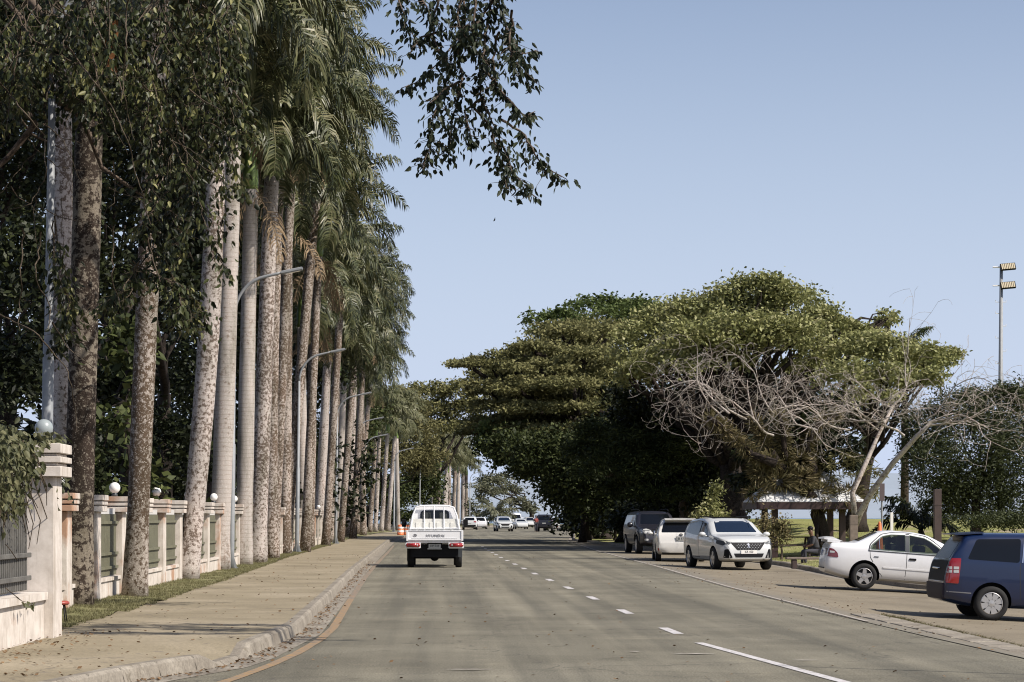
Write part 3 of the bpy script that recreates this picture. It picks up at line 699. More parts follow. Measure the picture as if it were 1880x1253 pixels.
def palm(xb, yb, xt, yt, dia, mat, label, D=None, crown=None, shaft=True, dead=False, seedp=None, bow=0, far=False, zb=.15, hextra=0, yaw=None, group='royal palms lining the footpath'):
    "base at photo (xb, yb), crownshaft foot at photo (xt, yt)"
    global NP; NP += 1
    if D is None: D = F * (H - zb) / (yb - VY)
    b = Vector(((xb - VX) * D / F, D, zb - .03)); top = W(xt, yt, D); top.z += hextra; top.y += random.uniform(-.3, .3)
    t = thing('palm_tree', label, 'palm tree', b, group=group); tl = top - b; r = dia * D / F / 2
    g = MB(); n = 30 if D < 90 else 16; seg = 18 if D < 90 else 10; pts = []; rad = []
    for i in range(n + 1):
        f = i / n; p = Vector((tl.x * f, tl.y * f, tl.z * f)) + Vector((math.sin(math.pi * f) * bow, 0, 0)); pts.append(p)
        pr = 1.22 - .22 * min(1, f * 9) if f < .11 else 1.0
        rad.append(r * pr * (1.0 - .30 * max(0, f - .45)) * (1 + .03 * math.sin(f * 7 + NP)) * (1 + .012 * random.gauss(0, 1)))
    g.tube(pts, rad, seg); g.build('trunk', mat, t, True)
    rs = rad[-1]
    ax = Vector((tl.x * .03, 0, 1)).normalized()
    sp = [tl + ax * h for h in (-.03, .1, .5, 1.0, 1.5, 1.8)]
    g = MB(); g.tube(sp, [rs * 1.02, rs * 1.12, rs * 1.1, rs * .85, rs * .6, rs * .45], 14); g.build('crownshaft', M_shaft, t, True)
    cm = crown or (random.choice(FARC) if far else CROWNS[NP % len(CROWNS)])
    c = bpy.data.objects.new('crown', cm); COL.objects.link(c); c.parent = t; c.location = sp[-1]; c.rotation_euler = (0, 0, yaw if yaw is not None else random.uniform(0, 6.3))
    if dead:
        c = bpy.data.objects.new('dead_fronds', random.choice(DEAD)); COL.objects.link(c); c.parent = t; c.location = sp[1]; c.rotation_euler = (0, 0, random.uniform(0, 6.3))
    if seedp is not None:
        c = bpy.data.objects.new('flower_stalk', SEED); COL.objects.link(c); c.parent = t; c.location = sp[0] + Vector((rs * .8, -rs * .4, .05)); c.rotation_euler = (0, 0, seedp)
    return t
PB = [M_palmbark, M_palmbark2, M_palmbark3, M_palmbark4]
palm(118, 1085, 116, 120, 38, PB[0], 'pale smooth palm trunk standing just behind the grey lamp post and the near gate pier', D=41, hextra=2.2)
palm(140, 1115, 180, 40, 54, PB[3], 'thick blackish lichen-blotched palm directly right of the near gate pier', D=35.6, hextra=3.2)
palm(247, 1098, 296, 300, 42, PB[1], 'dark mottled palm between the two globe lamps on the far fence', D=39.7, hextra=3.5)
palm(343, 1066, 402, 240, 39, PB[0], 'pale palm leaning right with black bark scabs, just left of a smoother grey one', bow=.15, hextra=1.2)
palm(402, 1048, 432, 260, 36, PB[2], 'smooth grey ringed palm just left of the nearest curved lamp post', hextra=1.0)
palm(447, 1040, 459, 345, 30, PB[2], 'ringed palm with bare smooth upper trunk rising right behind the nearest curved lamp post', dead=True, D=66)
palm(472, 1035, 500, 325, 31, PB[0], 'speckled palm second to the right of the nearest curved lamp post', D=69)
palm(499, 1027, 513, 322, 24, PB[1], 'reddish-brown mottled palm third to the right of the nearest curved lamp post', D=76.5, bow=-.1)
palm(523, 1018, 527, 420, 22, PB[1], 'slim speckled palm just left of the second curved lamp post', D=86, dead=True)
palm(556, 1008, 553, 600, 18, PB[2], 'palm with bright green shaft just right of the second curved lamp post', D=100, seedp=-.3)
palm(568, 1007, 575, 575, 18, PB[1], 'brown-speckled palm with hanging dead frond between second and third lamp posts', D=104, dead=True)
palm(584, 999, 602, 655, 18, PB[0], 'pale palm fourth from the third curved lamp post counting left', D=118)
palm(604, 997, 619, 690, 17, PB[1], 'speckled palm third from the third curved lamp post counting left', D=125)
palm(619, 990, 631, 700, 14, PB[2], 'ringed palm second from the third curved lamp post counting left', D=143)
palm(640, 986, 650, 690, 13, PB[0], 'palm just left of the third curved lamp post', D=160)
palm(667, 983, 664, 730, 12, PB[1], 'reddish palm trunk just right of the fourth curved lamp post', D=176)
palm(679, 979, 690, 800, 8, PB[1], 'thin palm right of the reddish trunk, first of the far group before the white fence', D=205, far=True)
palm(689, 978, 697, 790, 8, PB[0], 'thin palm second of the far group before the white fence', D=212, far=True)
palm(700, 978, 712, 795, 8, PB[0], 'thin palm third of the far group before the white fence', D=220, far=True)
palm(712, 976, 725, 800, 8, PB[0], 'thin palm leaning right, fourth of the far group before the white fence', D=228, far=True)
palm(731, 975, 728, 805, 8, PB[2], 'upright pale palm nearest the orange barrels', D=240, far=True)
for i, (xb, xt, yt, dd) in enumerate([(794, 795, 845, 330), (803, 808, 858, 340), (813, 820, 850, 335), (823, 826, 832, 350), (832, 836, 838, 360), (840, 842, 850, 370), (849, 850, 868, 385), (855, 856, 872, 400), (817, 822, 868, 345), (828, 838, 868, 365)]):
    palm(xb, 0, xt, yt, 7 if i < 8 else 6, PB[i % 3], ['first', 'second', 'third', 'fourth', 'fifth', 'sixth', 'seventh', 'eighth', 'back-row fourth', 'back-row sixth'][i] + ' pale stem from the left in the distant palm row above the pickup', D=dd, far=True, zb=.1, group='distant palm row beyond the pickup')
# palms whose crowns fill the row between the named trunks (seen as crowns and thin slices of trunk)
for i, (xb, xt, yt, dd, dia) in enumerate([(560, 585, 470, 92, 17), (598, 625, 560, 112, 15), (625, 655, 600, 130, 13), (648, 668, 640, 150, 12), (655, 680, 700, 185, 10)]):
    palm(xb, 0, xt, yt, dia, PB[1], ['tall palm behind the second lamp arm with drooping crown', 'palm of the back row leaning out over the second lamp arm', 'palm of the back row with its crown against the sky', 'palm of the back row just above the third lamp arm', 'last palm of the back row, above the fourth lamp arm'][i], D=dd, zb=.12, dead=i % 2 == 0)
# big crowns high over the first lamp
for i, (xb, xt, yt, dd) in enumerate([(449, 470, 230, 70), (501, 540, 230, 80), (523, 585, 300, 90), (402, 440, 160, 64)]):
    palm(xb, 0, xt, yt, 20, PB[1], ['tall palm whose crown hangs over the first lamp arm', 'tallest palm, its crown reaching furthest out against the sky', 'palm with a crown hanging low behind the first lamp arm', 'palm crown at the top edge above the ringed trunk'][i], D=dd, zb=.12, dead=True)

# ---- the dark wood behind the fence
def wood(px_list, D, base_px, label, mat=M_darkleaf, leaf=(.2, .1), cover=2.2, name='woodland_tree', **kw):
    b = ((base_px - VX) * D / F, D + 1.5)
    return tree(name, label, 'tree', b, px_list, mat, M_barkdark, leaf, cover, (.3, 5.0), zb=.12, **kw)
WG = 'dense trees behind the fence'
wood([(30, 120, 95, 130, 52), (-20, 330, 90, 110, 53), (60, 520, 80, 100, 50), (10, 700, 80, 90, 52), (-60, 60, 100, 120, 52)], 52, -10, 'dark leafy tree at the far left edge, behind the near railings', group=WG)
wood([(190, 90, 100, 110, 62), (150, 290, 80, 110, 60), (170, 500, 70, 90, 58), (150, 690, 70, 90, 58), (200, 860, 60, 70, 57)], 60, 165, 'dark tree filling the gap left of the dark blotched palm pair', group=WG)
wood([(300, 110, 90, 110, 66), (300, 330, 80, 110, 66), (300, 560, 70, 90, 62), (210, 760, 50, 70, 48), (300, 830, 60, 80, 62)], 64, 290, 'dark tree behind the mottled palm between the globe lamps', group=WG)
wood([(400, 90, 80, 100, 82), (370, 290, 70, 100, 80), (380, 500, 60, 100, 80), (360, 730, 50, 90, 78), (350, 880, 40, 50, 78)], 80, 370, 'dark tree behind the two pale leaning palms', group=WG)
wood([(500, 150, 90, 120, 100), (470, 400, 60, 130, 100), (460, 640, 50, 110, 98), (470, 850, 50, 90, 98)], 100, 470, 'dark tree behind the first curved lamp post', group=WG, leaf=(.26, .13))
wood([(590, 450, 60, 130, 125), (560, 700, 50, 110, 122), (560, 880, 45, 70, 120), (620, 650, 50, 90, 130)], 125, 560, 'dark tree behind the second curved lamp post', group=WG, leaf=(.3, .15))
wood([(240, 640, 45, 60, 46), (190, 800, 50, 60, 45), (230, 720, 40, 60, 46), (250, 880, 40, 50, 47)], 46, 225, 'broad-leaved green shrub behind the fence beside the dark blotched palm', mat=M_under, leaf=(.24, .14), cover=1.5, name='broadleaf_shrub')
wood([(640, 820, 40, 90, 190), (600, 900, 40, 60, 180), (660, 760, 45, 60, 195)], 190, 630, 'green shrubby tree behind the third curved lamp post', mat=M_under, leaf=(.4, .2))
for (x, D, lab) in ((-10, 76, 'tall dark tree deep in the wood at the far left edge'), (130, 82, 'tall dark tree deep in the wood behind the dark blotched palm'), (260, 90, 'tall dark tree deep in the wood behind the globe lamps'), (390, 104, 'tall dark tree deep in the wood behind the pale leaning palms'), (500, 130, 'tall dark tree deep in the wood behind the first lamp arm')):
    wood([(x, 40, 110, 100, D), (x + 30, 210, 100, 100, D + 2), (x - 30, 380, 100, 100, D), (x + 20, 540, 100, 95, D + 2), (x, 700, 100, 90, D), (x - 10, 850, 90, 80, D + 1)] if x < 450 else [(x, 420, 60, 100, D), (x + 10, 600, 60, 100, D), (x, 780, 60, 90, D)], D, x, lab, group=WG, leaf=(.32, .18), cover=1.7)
# ---- broadleaf tree overhanging the walk: trunk out of view to the left, limbs and hanging shoots in view
B0 = Vector((-9.2, 31, .12)); ov = thing('overhanging_tree', 'big broadleaf tree at the left with leafy shoots hanging over the walk and the sky', 'tree', B0)
g = MB(); g.tube([Vector((0, 0, 0)), Vector((.1, 0, 2)), Vector((.2, .1, 5)), Vector((.5, .2, 8)), Vector((1, .4, 10))], [.5, .38, .34, .3, .24], 14); g.build('trunk', M_bark, ov, True)
g = MB()
limb = [Vector((1, .4, 10)), Vector((3, 1, 10.6)), Vector((6, 1.6, 10.8)), Vector((9, 2, 10.5)), Vector((11.3, 2, 9.9)), Vector((12.5, 2, 9.3))]
g.tube(limb, [.22, .18, .14, .10, .06, .03], 9)
for q in range(26):
    s = Vector((random.uniform(.3, 4), random.uniform(0, 1.5), random.uniform(7, 10.4))); e = s + Vector((random.uniform(-1.5, 2.2), random.uniform(-2, 3), random.uniform(-2.5, .6)))
    g.tube(curve_pts(s, e, 5, .12, .3), [.07, .055, .045, .035, .02, .01], 5)
g.build('branches', M_bark, ov, True)
STEMS = [[(868, -70), (855, 0), (850, 60), (800, 120), (768, 150), (738, 162)], [(830, -70), (805, 0), (790, 60), (828, 130), (800, 200), (790, 260), (777, 312)], [(838, 90), (850, 150), (830, 220), (822, 296)],
         [(905, -80), (900, 0), (890, 80), (880, 160), (893, 200), (920, 260), (942, 320), (982, 362)], [(930, -80), (915, 0), (930, 60), (960, 100), (986, 92)], [(925, 40), (950, 100), (965, 130), (975, 160)],
         [(893, 130), (930, 180), (962, 215), (984, 205)], [(920, 220), (960, 245), (992, 300), (1040, 330)], [(872, 200), (900, 232), (917, 290), (930, 345)], [(735, -60), (732, 0), (745, 40), (762, 72)], [(883, 180), (852, 205), (868, 262)],
         [(880, -40), (870, 30), (872, 90), (905, 130)], [(800, 60), (770, 70), (752, 100)], [(905, 0), (880, 40), (850, 70), (832, 110)], [(760, -60), (775, 0), (790, 30), (815, 60)], [(850, -20), (838, 40), (862, 80)], [(915, 60), (905, 120), (915, 170)], [(845, 150), (815, 165), (790, 190)], [(940, 20), (935, 80), (948, 140)]]
g = MB(); P = []; Dr = []
def follow(path, D, g, r0, r1, P, Dr, every, spread, jz=0):
    L = sum(math.dist(path[i], path[i + 1]) for i in range(len(path) - 1)); n = max(4, int(L / 12)); pts = []
    acc = [0]
    for i in range(len(path) - 1): acc.append(acc[-1] + math.dist(path[i], path[i + 1]))
    dd = D + random.uniform(-.8, .8)
    for i in range(n + 1):
        s = L * i / n; px = np.interp(s, acc, [p[0] for p in path]); py = np.interp(s, acc, [p[1] for p in path])
        pts.append(W(px + random.gauss(0, 1.5), py, dd + .3 * math.sin(i * .7)) - B0)
    g.tube(pts, [lerp(r0, r1, i / n) for i in range(n + 1)], 5, cap=False)
    if every:
        m = int(L / every)
        for k in range(m):
            f = random.uniform(.08, 1) ** .8 * n; i = min(n - 1, int(f)); q = pts[i].lerp(pts[i + 1], f - i)
            a = random.uniform(0, 6.28); sp = abs(random.gauss(0, spread)) * D / F
            off = Vector((math.cos(a) * sp, math.sin(a) * sp * 1.0, -abs(random.gauss(0, .5)) * sp)); P.append(q + off); Dr.append(Vector((off.x * 3, off.y * 3, -1.1)))
            if random.random() < .35: g.tube([q, q + off], [r1, r1 * .5], 3, cap=False)
for st in STEMS: follow(st, 33.5, g, .022, .006, P, Dr, 1.35, 15)
g.build('hanging_twigs', M_bark, ov, True)
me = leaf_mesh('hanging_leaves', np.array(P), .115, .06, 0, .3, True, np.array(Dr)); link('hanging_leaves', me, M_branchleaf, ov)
# left canopy shoots in front of the trunks
g = MB(); P = []; Dr = []; random.seed(21)
for k in range(105):
    x = random.uniform(-20, 430); y = random.uniform(-60, 110) if x < 215 else random.uniform(-60, 240); D = random.uniform(29.5, 34)
    path = [(x, y)]; dx = random.uniform(-22, 22)
    lim = 250 + 120 * noise.noise(Vector((x * .02, 3, 0))) if x < 215 else 560 + 200 * noise.noise(Vector((x * .02, 7, 0)))
    for q in range(random.randint(3, 8)):
        dx += random.uniform(-12, 14); ny = path[-1][1] + random.uniform(18, 50)
        if ny > lim: break
        path.append((path[-1][0] + dx, ny))
    if len(path) < 3 or path[-1][0] > 470: continue
    follow(path, D, g, .010, .003, P, Dr, 2.0, 19)
for path in [[(90, 10), (130, 40), (170, 70)], [(120, 20), (170, 35), (215, 60)], [(100, 30), (150, 55), (190, 95)], [(300, -10), (240, 60), (190, 110), (150, 190)], [(395, 260), (360, 300), (300, 420), (290, 480)], [(330, 330), (300, 380), (250, 440)], [(250, 480), (290, 510), (340, 530), (370, 600)], [(260, 470), (230, 530), (190, 570)], [(300, 500), (320, 540), (335, 590)], [(90, 400), (110, 500), (120, 560), (95, 640)], [(400, 130), (440, 190), (430, 260)], [(380, 20), (420, 60), (400, 120)]]:
    for rep in range(3): follow([(a + random.uniform(-14, 14), b + random.uniform(-14, 14)) for a, b in path], 31.5, g, .012, .004, P, Dr, 1.5, 18)
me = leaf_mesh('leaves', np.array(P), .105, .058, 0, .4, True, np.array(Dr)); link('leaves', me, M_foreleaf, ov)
# bare pale runners
for path in [[(130, 85), (215, 200), (235, 280), (280, 420)], [(0, 575), (60, 610), (120, 670), (132, 730), (140, 790)], [(100, 600), (130, 650), (178, 680)], [(205, 420), (210, 520), (220, 565)], [(270, 445), (290, 500), (297, 520)], [(150, 0), (230, 170), (250, 260)], [(40, 60), (20, 160), (0, 260)], [(230, 0), (228, 100), (225, 190)], [(190, 110), (130, 112), (80, 90)], [(350, 160), (380, 190), (410, 205)], [(70, 430), (60, 500), (90, 560), (85, 600)], [(110, 0), (122, 60), (100, 130), (85, 190)], [(255, 150), (275, 165), (305, 165)], [(20, 0), (60, 70), (140, 110)], [(0, 150), (45, 210), (90, 250), (80, 330)], [(165, 60), (178, 150), (215, 250), (240, 290)], [(45, 420), (35, 520), (30, 600)]]:
    for rep in range(1): follow([(a + random.uniform(-7, 7), b + random.uniform(-7, 7)) for a, b in path], 29.5, g, .012, .005, [], [], 0, 0)
for k in range(38):
    x = random.uniform(-10, 330); y = random.uniform(-40, 420); path = [(x, y)]; a = random.uniform(.2, 2.6)
    for q in range(random.randint(3, 6)):
        a += random.gauss(0, .35); s = random.uniform(15, 40); path.append((path[-1][0] + math.cos(a) * s, path[-1][1] + abs(math.sin(a)) * s))
    follow(path, random.uniform(29.5, 33), g, .008, .003, [], [], 0, 0)
g.build('drooping_twigs', M_twig, ov, True)
P = [W(random.gauss(205, 14), random.gauss(60, 25), 30.5) - B0 for _ in range(10)] + [W(random.gauss(208, 4), random.uniform(85, 125), 30) - B0 for _ in range(5)]
link('withered_leaves', leaf_mesh('withered_leaves', np.array(P), .13, .07, 1.2, .2, True), M_orange, ov)
# shoots high above the walk, out of the frame, that throw the streaked shadow on it
g = MB(); P = []; Dr = []
for k in range(26):
    s = Vector((4.5 + random.uniform(-.9, .9), 24.2 + random.uniform(-1.3, 1.3), 9.2 + random.uniform(-.2, .4))) - B0; e = s + Vector((random.uniform(-1.2, 1.2), random.uniform(-.16, .16), random.uniform(-.7, -.1)))
    g.tube([s, s.lerp(e, .5) + Vector((0, 0, .1)), e], [.012, .009, .005], 4)
    for q in range(60): P.append(s.lerp(e, random.random()) + Vector((random.gauss(0, .12), random.gauss(0, .07), random.gauss(0, .07)))); Dr.append(Vector((random.gauss(0, 1), 0, -.5)))
g.tube([Vector((9, 2, 10.5)), Vector((10.5, -2, 9.9)), Vector((4.6, 24.1, 9.3)) - B0], [.05, .035, .02], 6)
g.build('upper_twigs', M_bark, ov, True)
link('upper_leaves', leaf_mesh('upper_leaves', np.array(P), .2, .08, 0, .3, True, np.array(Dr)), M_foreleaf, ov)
# climber over the near railings
g = MB(); P = []; Dr = []; B1 = Vector((-5.0, 25, .15))
cl = thing('climbing_vine', 'leafy climber spilling over the near railings and the gate pier', 'vine', B1)
def vw(px, py):   # point on the railing plane x ~ -4.72 + in front
    D = -4.56 * F / (px - VX); return W(px, py, D) - B1
for k in range(1300):
    px = random.uniform(-40, 70) if random.random() < .6 else random.uniform(-40, 60); top = 815 + .25 * max(0, px - 20); bot = interp(px, [(-40, 985), (0, 945), (22, 935), (38, 868), (60, 850), (100, 850)])
    py = top + (bot - top) * random.random() ** 1.25
    if noise.noise(Vector((px * .03, py * .03, 0))) < -.22: continue
    if px > 40 and (py < 858 or random.random() < .45): continue
    P.append(vw(px, py) + Vector((abs(random.gauss(.05, .09)), 0, 0))); Dr.append(Vector((.3, -.3, -.9)))
for k in range(500):
    px = random.uniform(-40, 48); py = random.gauss(806, 16); P.append(vw(px, py) + Vector((random.gauss(-.1, .15), 0, 0))); Dr.append(Vector((.3, -.3, -.6)))
for px, py in [(70 + random.gauss(0, 18), 808 + random.gauss(0, 7)) for _ in range(90)] + [(97 + random.gauss(0, 8), 890 + random.gauss(0, 15)) for _ in range(45)] + [(82 + random.gauss(0, 3), 925 + random.gauss(0, 9)) for _ in range(12)] + [(28, 1107), (33, 1104), (40, 1110), (22, 1106), (36, 1112), (47, 1106)]:
    P.append(vw(px, py) + Vector((.1, 0, 0))); Dr.append(Vector((.3, -.3, -.8)))
for k in range(26):
    a = (random.uniform(-30, 60), random.uniform(800, 840)); b = (a[0] + random.uniform(-10, 45), a[1] + random.uniform(50, 150)); c = (b[0] + random.uniform(-15, 15), b[1] + random.uniform(10, 60))
    g.tube([vw(*a) + Vector((.03, 0, 0)), vw(*b) + Vector((.08, 0, 0)), vw(min(c[0], 105), c[1]) + Vector((.08, 0, 0))], [.008, .006, .004], 4)
for pth in ([(0, 1000), (10, 1012), (22, 1030)], [(0, 1080), (15, 1092), (30, 1104), (50, 1108)]): g.tube([vw(*q) + Vector((.06, 0, 0)) for q in pth], .006, 4)
g.build('stems', M_twig, cl, True)
link('leaves', leaf_mesh('leaves', np.array(P), .085, .055, 0, .3, True, np.array(Dr)), foliage('vine_leaf', [(.03, .035, .016), (.08, .085, .04), (.18, .17, .09)], .2, .45, .4), cl)
# ------------------------------------------------------------------ trees on the park side
random.seed(5)
# brown-green flat-layered rain tree over the road
pads = [(870, 668, 45, 9, 150), (935, 660, 45, 14, 150), (920, 700, 60, 12, 148), (985, 640, 50, 16, 150), (1040, 612, 60, 16, 152), (1100, 610, 50, 20, 155), (1000, 675, 70, 14, 146), (1075, 655, 70, 16, 146),
        (960, 715, 70, 14, 146), (1050, 705, 80, 16, 144), (925, 745, 60, 13, 148), (1000, 750, 80, 15, 145), (1100, 745, 60, 16, 143), (905, 780, 50, 12, 150), (970, 790, 60, 14, 147), (1050, 790, 70, 16, 144), (1120, 690, 50, 20, 146), (930, 815, 45, 16, 150), (1130, 790, 40, 20, 145)]
pads = [(a + random.uniform(-6, 6), b, c, d * 1.1, e) for a, b, c, d, e in pads] + [(a + random.uniform(-30, 30), b + random.uniform(8, 22), c * .7, d * .8, e + 4) for a, b, c, d, e in pads]
tree('rain_tree', 'wide flat-layered brownish tree reaching left over the road on a long arm', 'tree', (10.8, 152), pads, M_rain, M_barkdark, (.26, .14), 2.2, (.8, 3.2), sig=.2, droop=-.1, up=1.2, low=-.25, back=(7, -6))
tree('bright_green_tree', 'bright green bushy tree showing above the flat-layered brownish one', 'tree', (14, 185), [(990, 588, 24, 16, 185), (1040, 570, 32, 16, 185), (1095, 563, 42, 16, 186), (1150, 566, 40, 16, 187), (1010, 605, 36, 14, 184), (1110, 590, 60, 20, 184), (1180, 580, 40, 24, 184)], M_bright, M_barkdark, (.34, .2), 2.2, (.5, 6), sig=.24)
# big fig
fig = [(1400, 530, 50, 26, 106), (1340, 560, 60, 30, 106), (1440, 555, 55, 30, 106), (1270, 575, 60, 30, 106), (1215, 600, 50, 30, 106), (1170, 640, 42, 34, 105), (1165, 690, 34, 26, 104), (1290, 625, 70, 32, 102), (1370, 610, 70, 34, 102), (1450, 620, 60, 34, 102),
       (1500, 590, 50, 26, 105), (1225, 665, 50, 30, 102), (1330, 660, 50, 26, 103), (1545, 600, 34, 18, 106), (1590, 610, 30, 16, 106), (1625, 585, 22, 14, 108), (1480, 670, 36, 20, 103)]
tree('fig_tree', 'tallest broad-crowned yellow-green tree right of the road, above the silver SUV', 'tree', (13.9, 106), fig, M_fig, M_barkdark, (.2, .12), 2.3, (.75, 3.6), (-.3, 0), sig=.24, twigs=8, up=.8, back=(6,))
tree('fig_tree', 'lower yellow-green crown sloping down to the right behind the bare branches', 'tree', (18.5, 101), [(1570, 640, 50, 24, 101), (1640, 645, 55, 26, 100), (1700, 660, 45, 22, 100), (1740, 655, 24, 14, 101), (1560, 690, 50, 26, 98), (1630, 690, 50, 22, 98), (1690, 695, 40, 18, 98), (1600, 725, 40, 20, 97)], M_fig, M_barkdark, (.19, .11), 2.2, (.45, 3.4), (.6, 0), sig=.22, twigs=6, up=.9, back=(4,))
# dark understorey trees below the crowns
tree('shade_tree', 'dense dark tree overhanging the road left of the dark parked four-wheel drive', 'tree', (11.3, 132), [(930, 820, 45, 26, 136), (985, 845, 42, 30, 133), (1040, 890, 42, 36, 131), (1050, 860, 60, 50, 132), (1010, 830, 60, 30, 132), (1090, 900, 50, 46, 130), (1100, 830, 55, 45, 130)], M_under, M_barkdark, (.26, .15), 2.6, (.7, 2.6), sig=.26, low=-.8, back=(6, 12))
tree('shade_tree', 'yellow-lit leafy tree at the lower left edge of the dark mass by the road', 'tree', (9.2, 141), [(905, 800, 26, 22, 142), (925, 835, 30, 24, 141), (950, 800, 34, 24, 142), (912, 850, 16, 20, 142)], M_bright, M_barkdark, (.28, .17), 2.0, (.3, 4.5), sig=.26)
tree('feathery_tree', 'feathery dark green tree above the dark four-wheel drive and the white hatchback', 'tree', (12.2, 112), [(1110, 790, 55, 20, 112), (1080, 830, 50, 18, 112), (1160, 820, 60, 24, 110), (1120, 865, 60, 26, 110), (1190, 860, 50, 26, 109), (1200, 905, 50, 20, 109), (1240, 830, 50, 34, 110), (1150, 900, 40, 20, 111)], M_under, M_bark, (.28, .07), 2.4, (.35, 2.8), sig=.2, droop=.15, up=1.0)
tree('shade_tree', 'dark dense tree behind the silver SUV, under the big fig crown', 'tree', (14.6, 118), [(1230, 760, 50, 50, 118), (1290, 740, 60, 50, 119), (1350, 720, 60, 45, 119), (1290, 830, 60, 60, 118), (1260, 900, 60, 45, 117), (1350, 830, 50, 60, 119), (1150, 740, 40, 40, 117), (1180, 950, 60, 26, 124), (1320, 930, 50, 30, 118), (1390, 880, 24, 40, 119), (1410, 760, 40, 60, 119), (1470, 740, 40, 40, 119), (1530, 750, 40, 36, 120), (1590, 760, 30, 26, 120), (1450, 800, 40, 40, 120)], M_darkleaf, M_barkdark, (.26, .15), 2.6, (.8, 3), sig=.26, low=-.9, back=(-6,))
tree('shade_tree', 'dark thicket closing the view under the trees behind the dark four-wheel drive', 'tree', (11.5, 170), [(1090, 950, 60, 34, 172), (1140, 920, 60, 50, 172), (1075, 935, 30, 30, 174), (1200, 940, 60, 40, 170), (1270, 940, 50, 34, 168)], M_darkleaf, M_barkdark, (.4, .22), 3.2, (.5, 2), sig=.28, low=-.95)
tree('shrub', 'sunlit pale shrub beside the dark trunk behind the silver SUV', 'shrub', (12.6, 100), [(1310, 915, 18, 22, 100), (1295, 945, 20, 14, 99), (1322, 945, 14, 18, 99)], M_fig, M_bark, (.14, .08), 1.6, (.06, .6), sig=.3, low=-.9)
tree('shrub', 'small leafy shrub right behind the silver SUV, left of the shelter post', 'shrub', (12.4, 82), [(1412, 965, 20, 22, 82), (1428, 985, 20, 16, 82), (1438, 960, 14, 14, 82)], M_epi, M_bark, (.12, .07), 1.4, (.05, .5), sig=.3, low=-.9)
# banyan-like dark trunks under the fig
# epiphyte-laden forked tree carrying the bare branches
random.seed(11)
EB = Vector((14.35, 85, lz(14.35, 85) - .05)); ep = thing('forked_tree', 'dark forked tree thick with strappy epiphytes beside the white-roofed shelter', 'tree', EB)
def WE(px, py, D): return W(px, py, D) - EB
DL = []   # limb paths in photo pixels, at D
g = MB()
LIMBS = [([(1508, 1000), (1510, 975), (1500, 945), (1505, 930)], [.30, .25, .26, .26], 85), ([(1505, 932), (1480, 905), (1450, 870), (1425, 850), (1400, 800), (1385, 770)], [.28, .22, .2, .19, .16, .1], 84.5),
         ([(1425, 852), (1380, 835), (1345, 800), (1300, 765)], [.17, .14, .11, .07], 84), ([(1450, 872), (1440, 830), (1438, 790), (1430, 760)], [.14, .11, .09, .06], 84.5),
         ([(1506, 932), (1530, 920), (1545, 905), (1575, 900)], [.26, .2, .17, .15], 85), ([(1480, 905), (1495, 860), (1480, 820), (1500, 780), (1540, 760)], [.18, .14, .12, .09, .06], 85)]
for pth, rad, D in LIMBS: g.tube([WE(a, b, D + .4 * math.sin(a * .1)) for a, b in pth], rad, 9)
for q in range(9): 
    x = random.uniform(1496, 1520); g.tube([WE(1505 + (x - 1505) * .3, 940, 85), WE(x, 975, 84.8 + random.uniform(-.3, .3)), WE(x + random.uniform(-5, 5), 1004, 84.8 + random.uniform(-.5, .5))], [.07, .06, .09], 6)
g.build('trunk', M_barkdark, ep, True)
# epiphytes: strappy leaves along the limbs
P = []; Dr = []
for pth, rad, D in LIMBS[1:]:
    for i in range(len(pth) - 1):
        m = int(math.dist(pth[i], pth[i + 1]) * 9)
        for k in range(m):
            t = random.random(); q = WE(lerp(pth[i][0], pth[i + 1][0], t), lerp(pth[i][1], pth[i + 1][1], t), D); o = Vector((random.gauss(0, 1), random.gauss(0, 1), random.gauss(.1, 1))).normalized()
            P.append(q + o * .2 * random.random()); Dr.append(o * 1.4 + Vector((0, 0, -.3)))
for cx, cy, rx, ry, n in ((1475, 880, 22, 16, 700), (1430, 885, 30, 14, 700), (1400, 870, 22, 14, 350), (1545, 915, 34, 16, 700), (1500, 905, 30, 14, 700), (1385, 905, 18, 10, 200), (1470, 845, 20, 16, 300), (1400, 855, 20, 12, 250)):
    for k in range(n):
        a = random.uniform(0, 6.28); r = random.random() ** .5; P.append(WE(cx + math.cos(a) * rx * r, cy + math.sin(a) * ry * r, 84.6 + random.gauss(0, .35))); Dr.append(Vector((math.cos(a), random.gauss(-.4, .6), -math.sin(a) * .7 - .2)))
link('epiphytes', leaf_mesh('epiphytes', np.array(P), .34, .045, 0, .3, False, np.array(Dr)), M_epi, ep)
P = []
for cx, cy, rx, ry, n in ((1480, 800, 60, 30, 1500), (1530, 820, 50, 30, 1300), (1430, 800, 50, 30, 1200), (1500, 855, 34, 26, 900), (1385, 830, 40, 36, 900), (1440, 850, 40, 26, 700), (1560, 850, 30, 22, 450), (1370, 880, 30, 24, 500)):
    P.append(clump_pts(WE(cx, cy, 85.8), (rx / 49, .9, ry / 49), n)[0])
link('crown', leaf_mesh('crown', np.concatenate(P), .3, .1, .6, .4), M_darkleaf, ep)
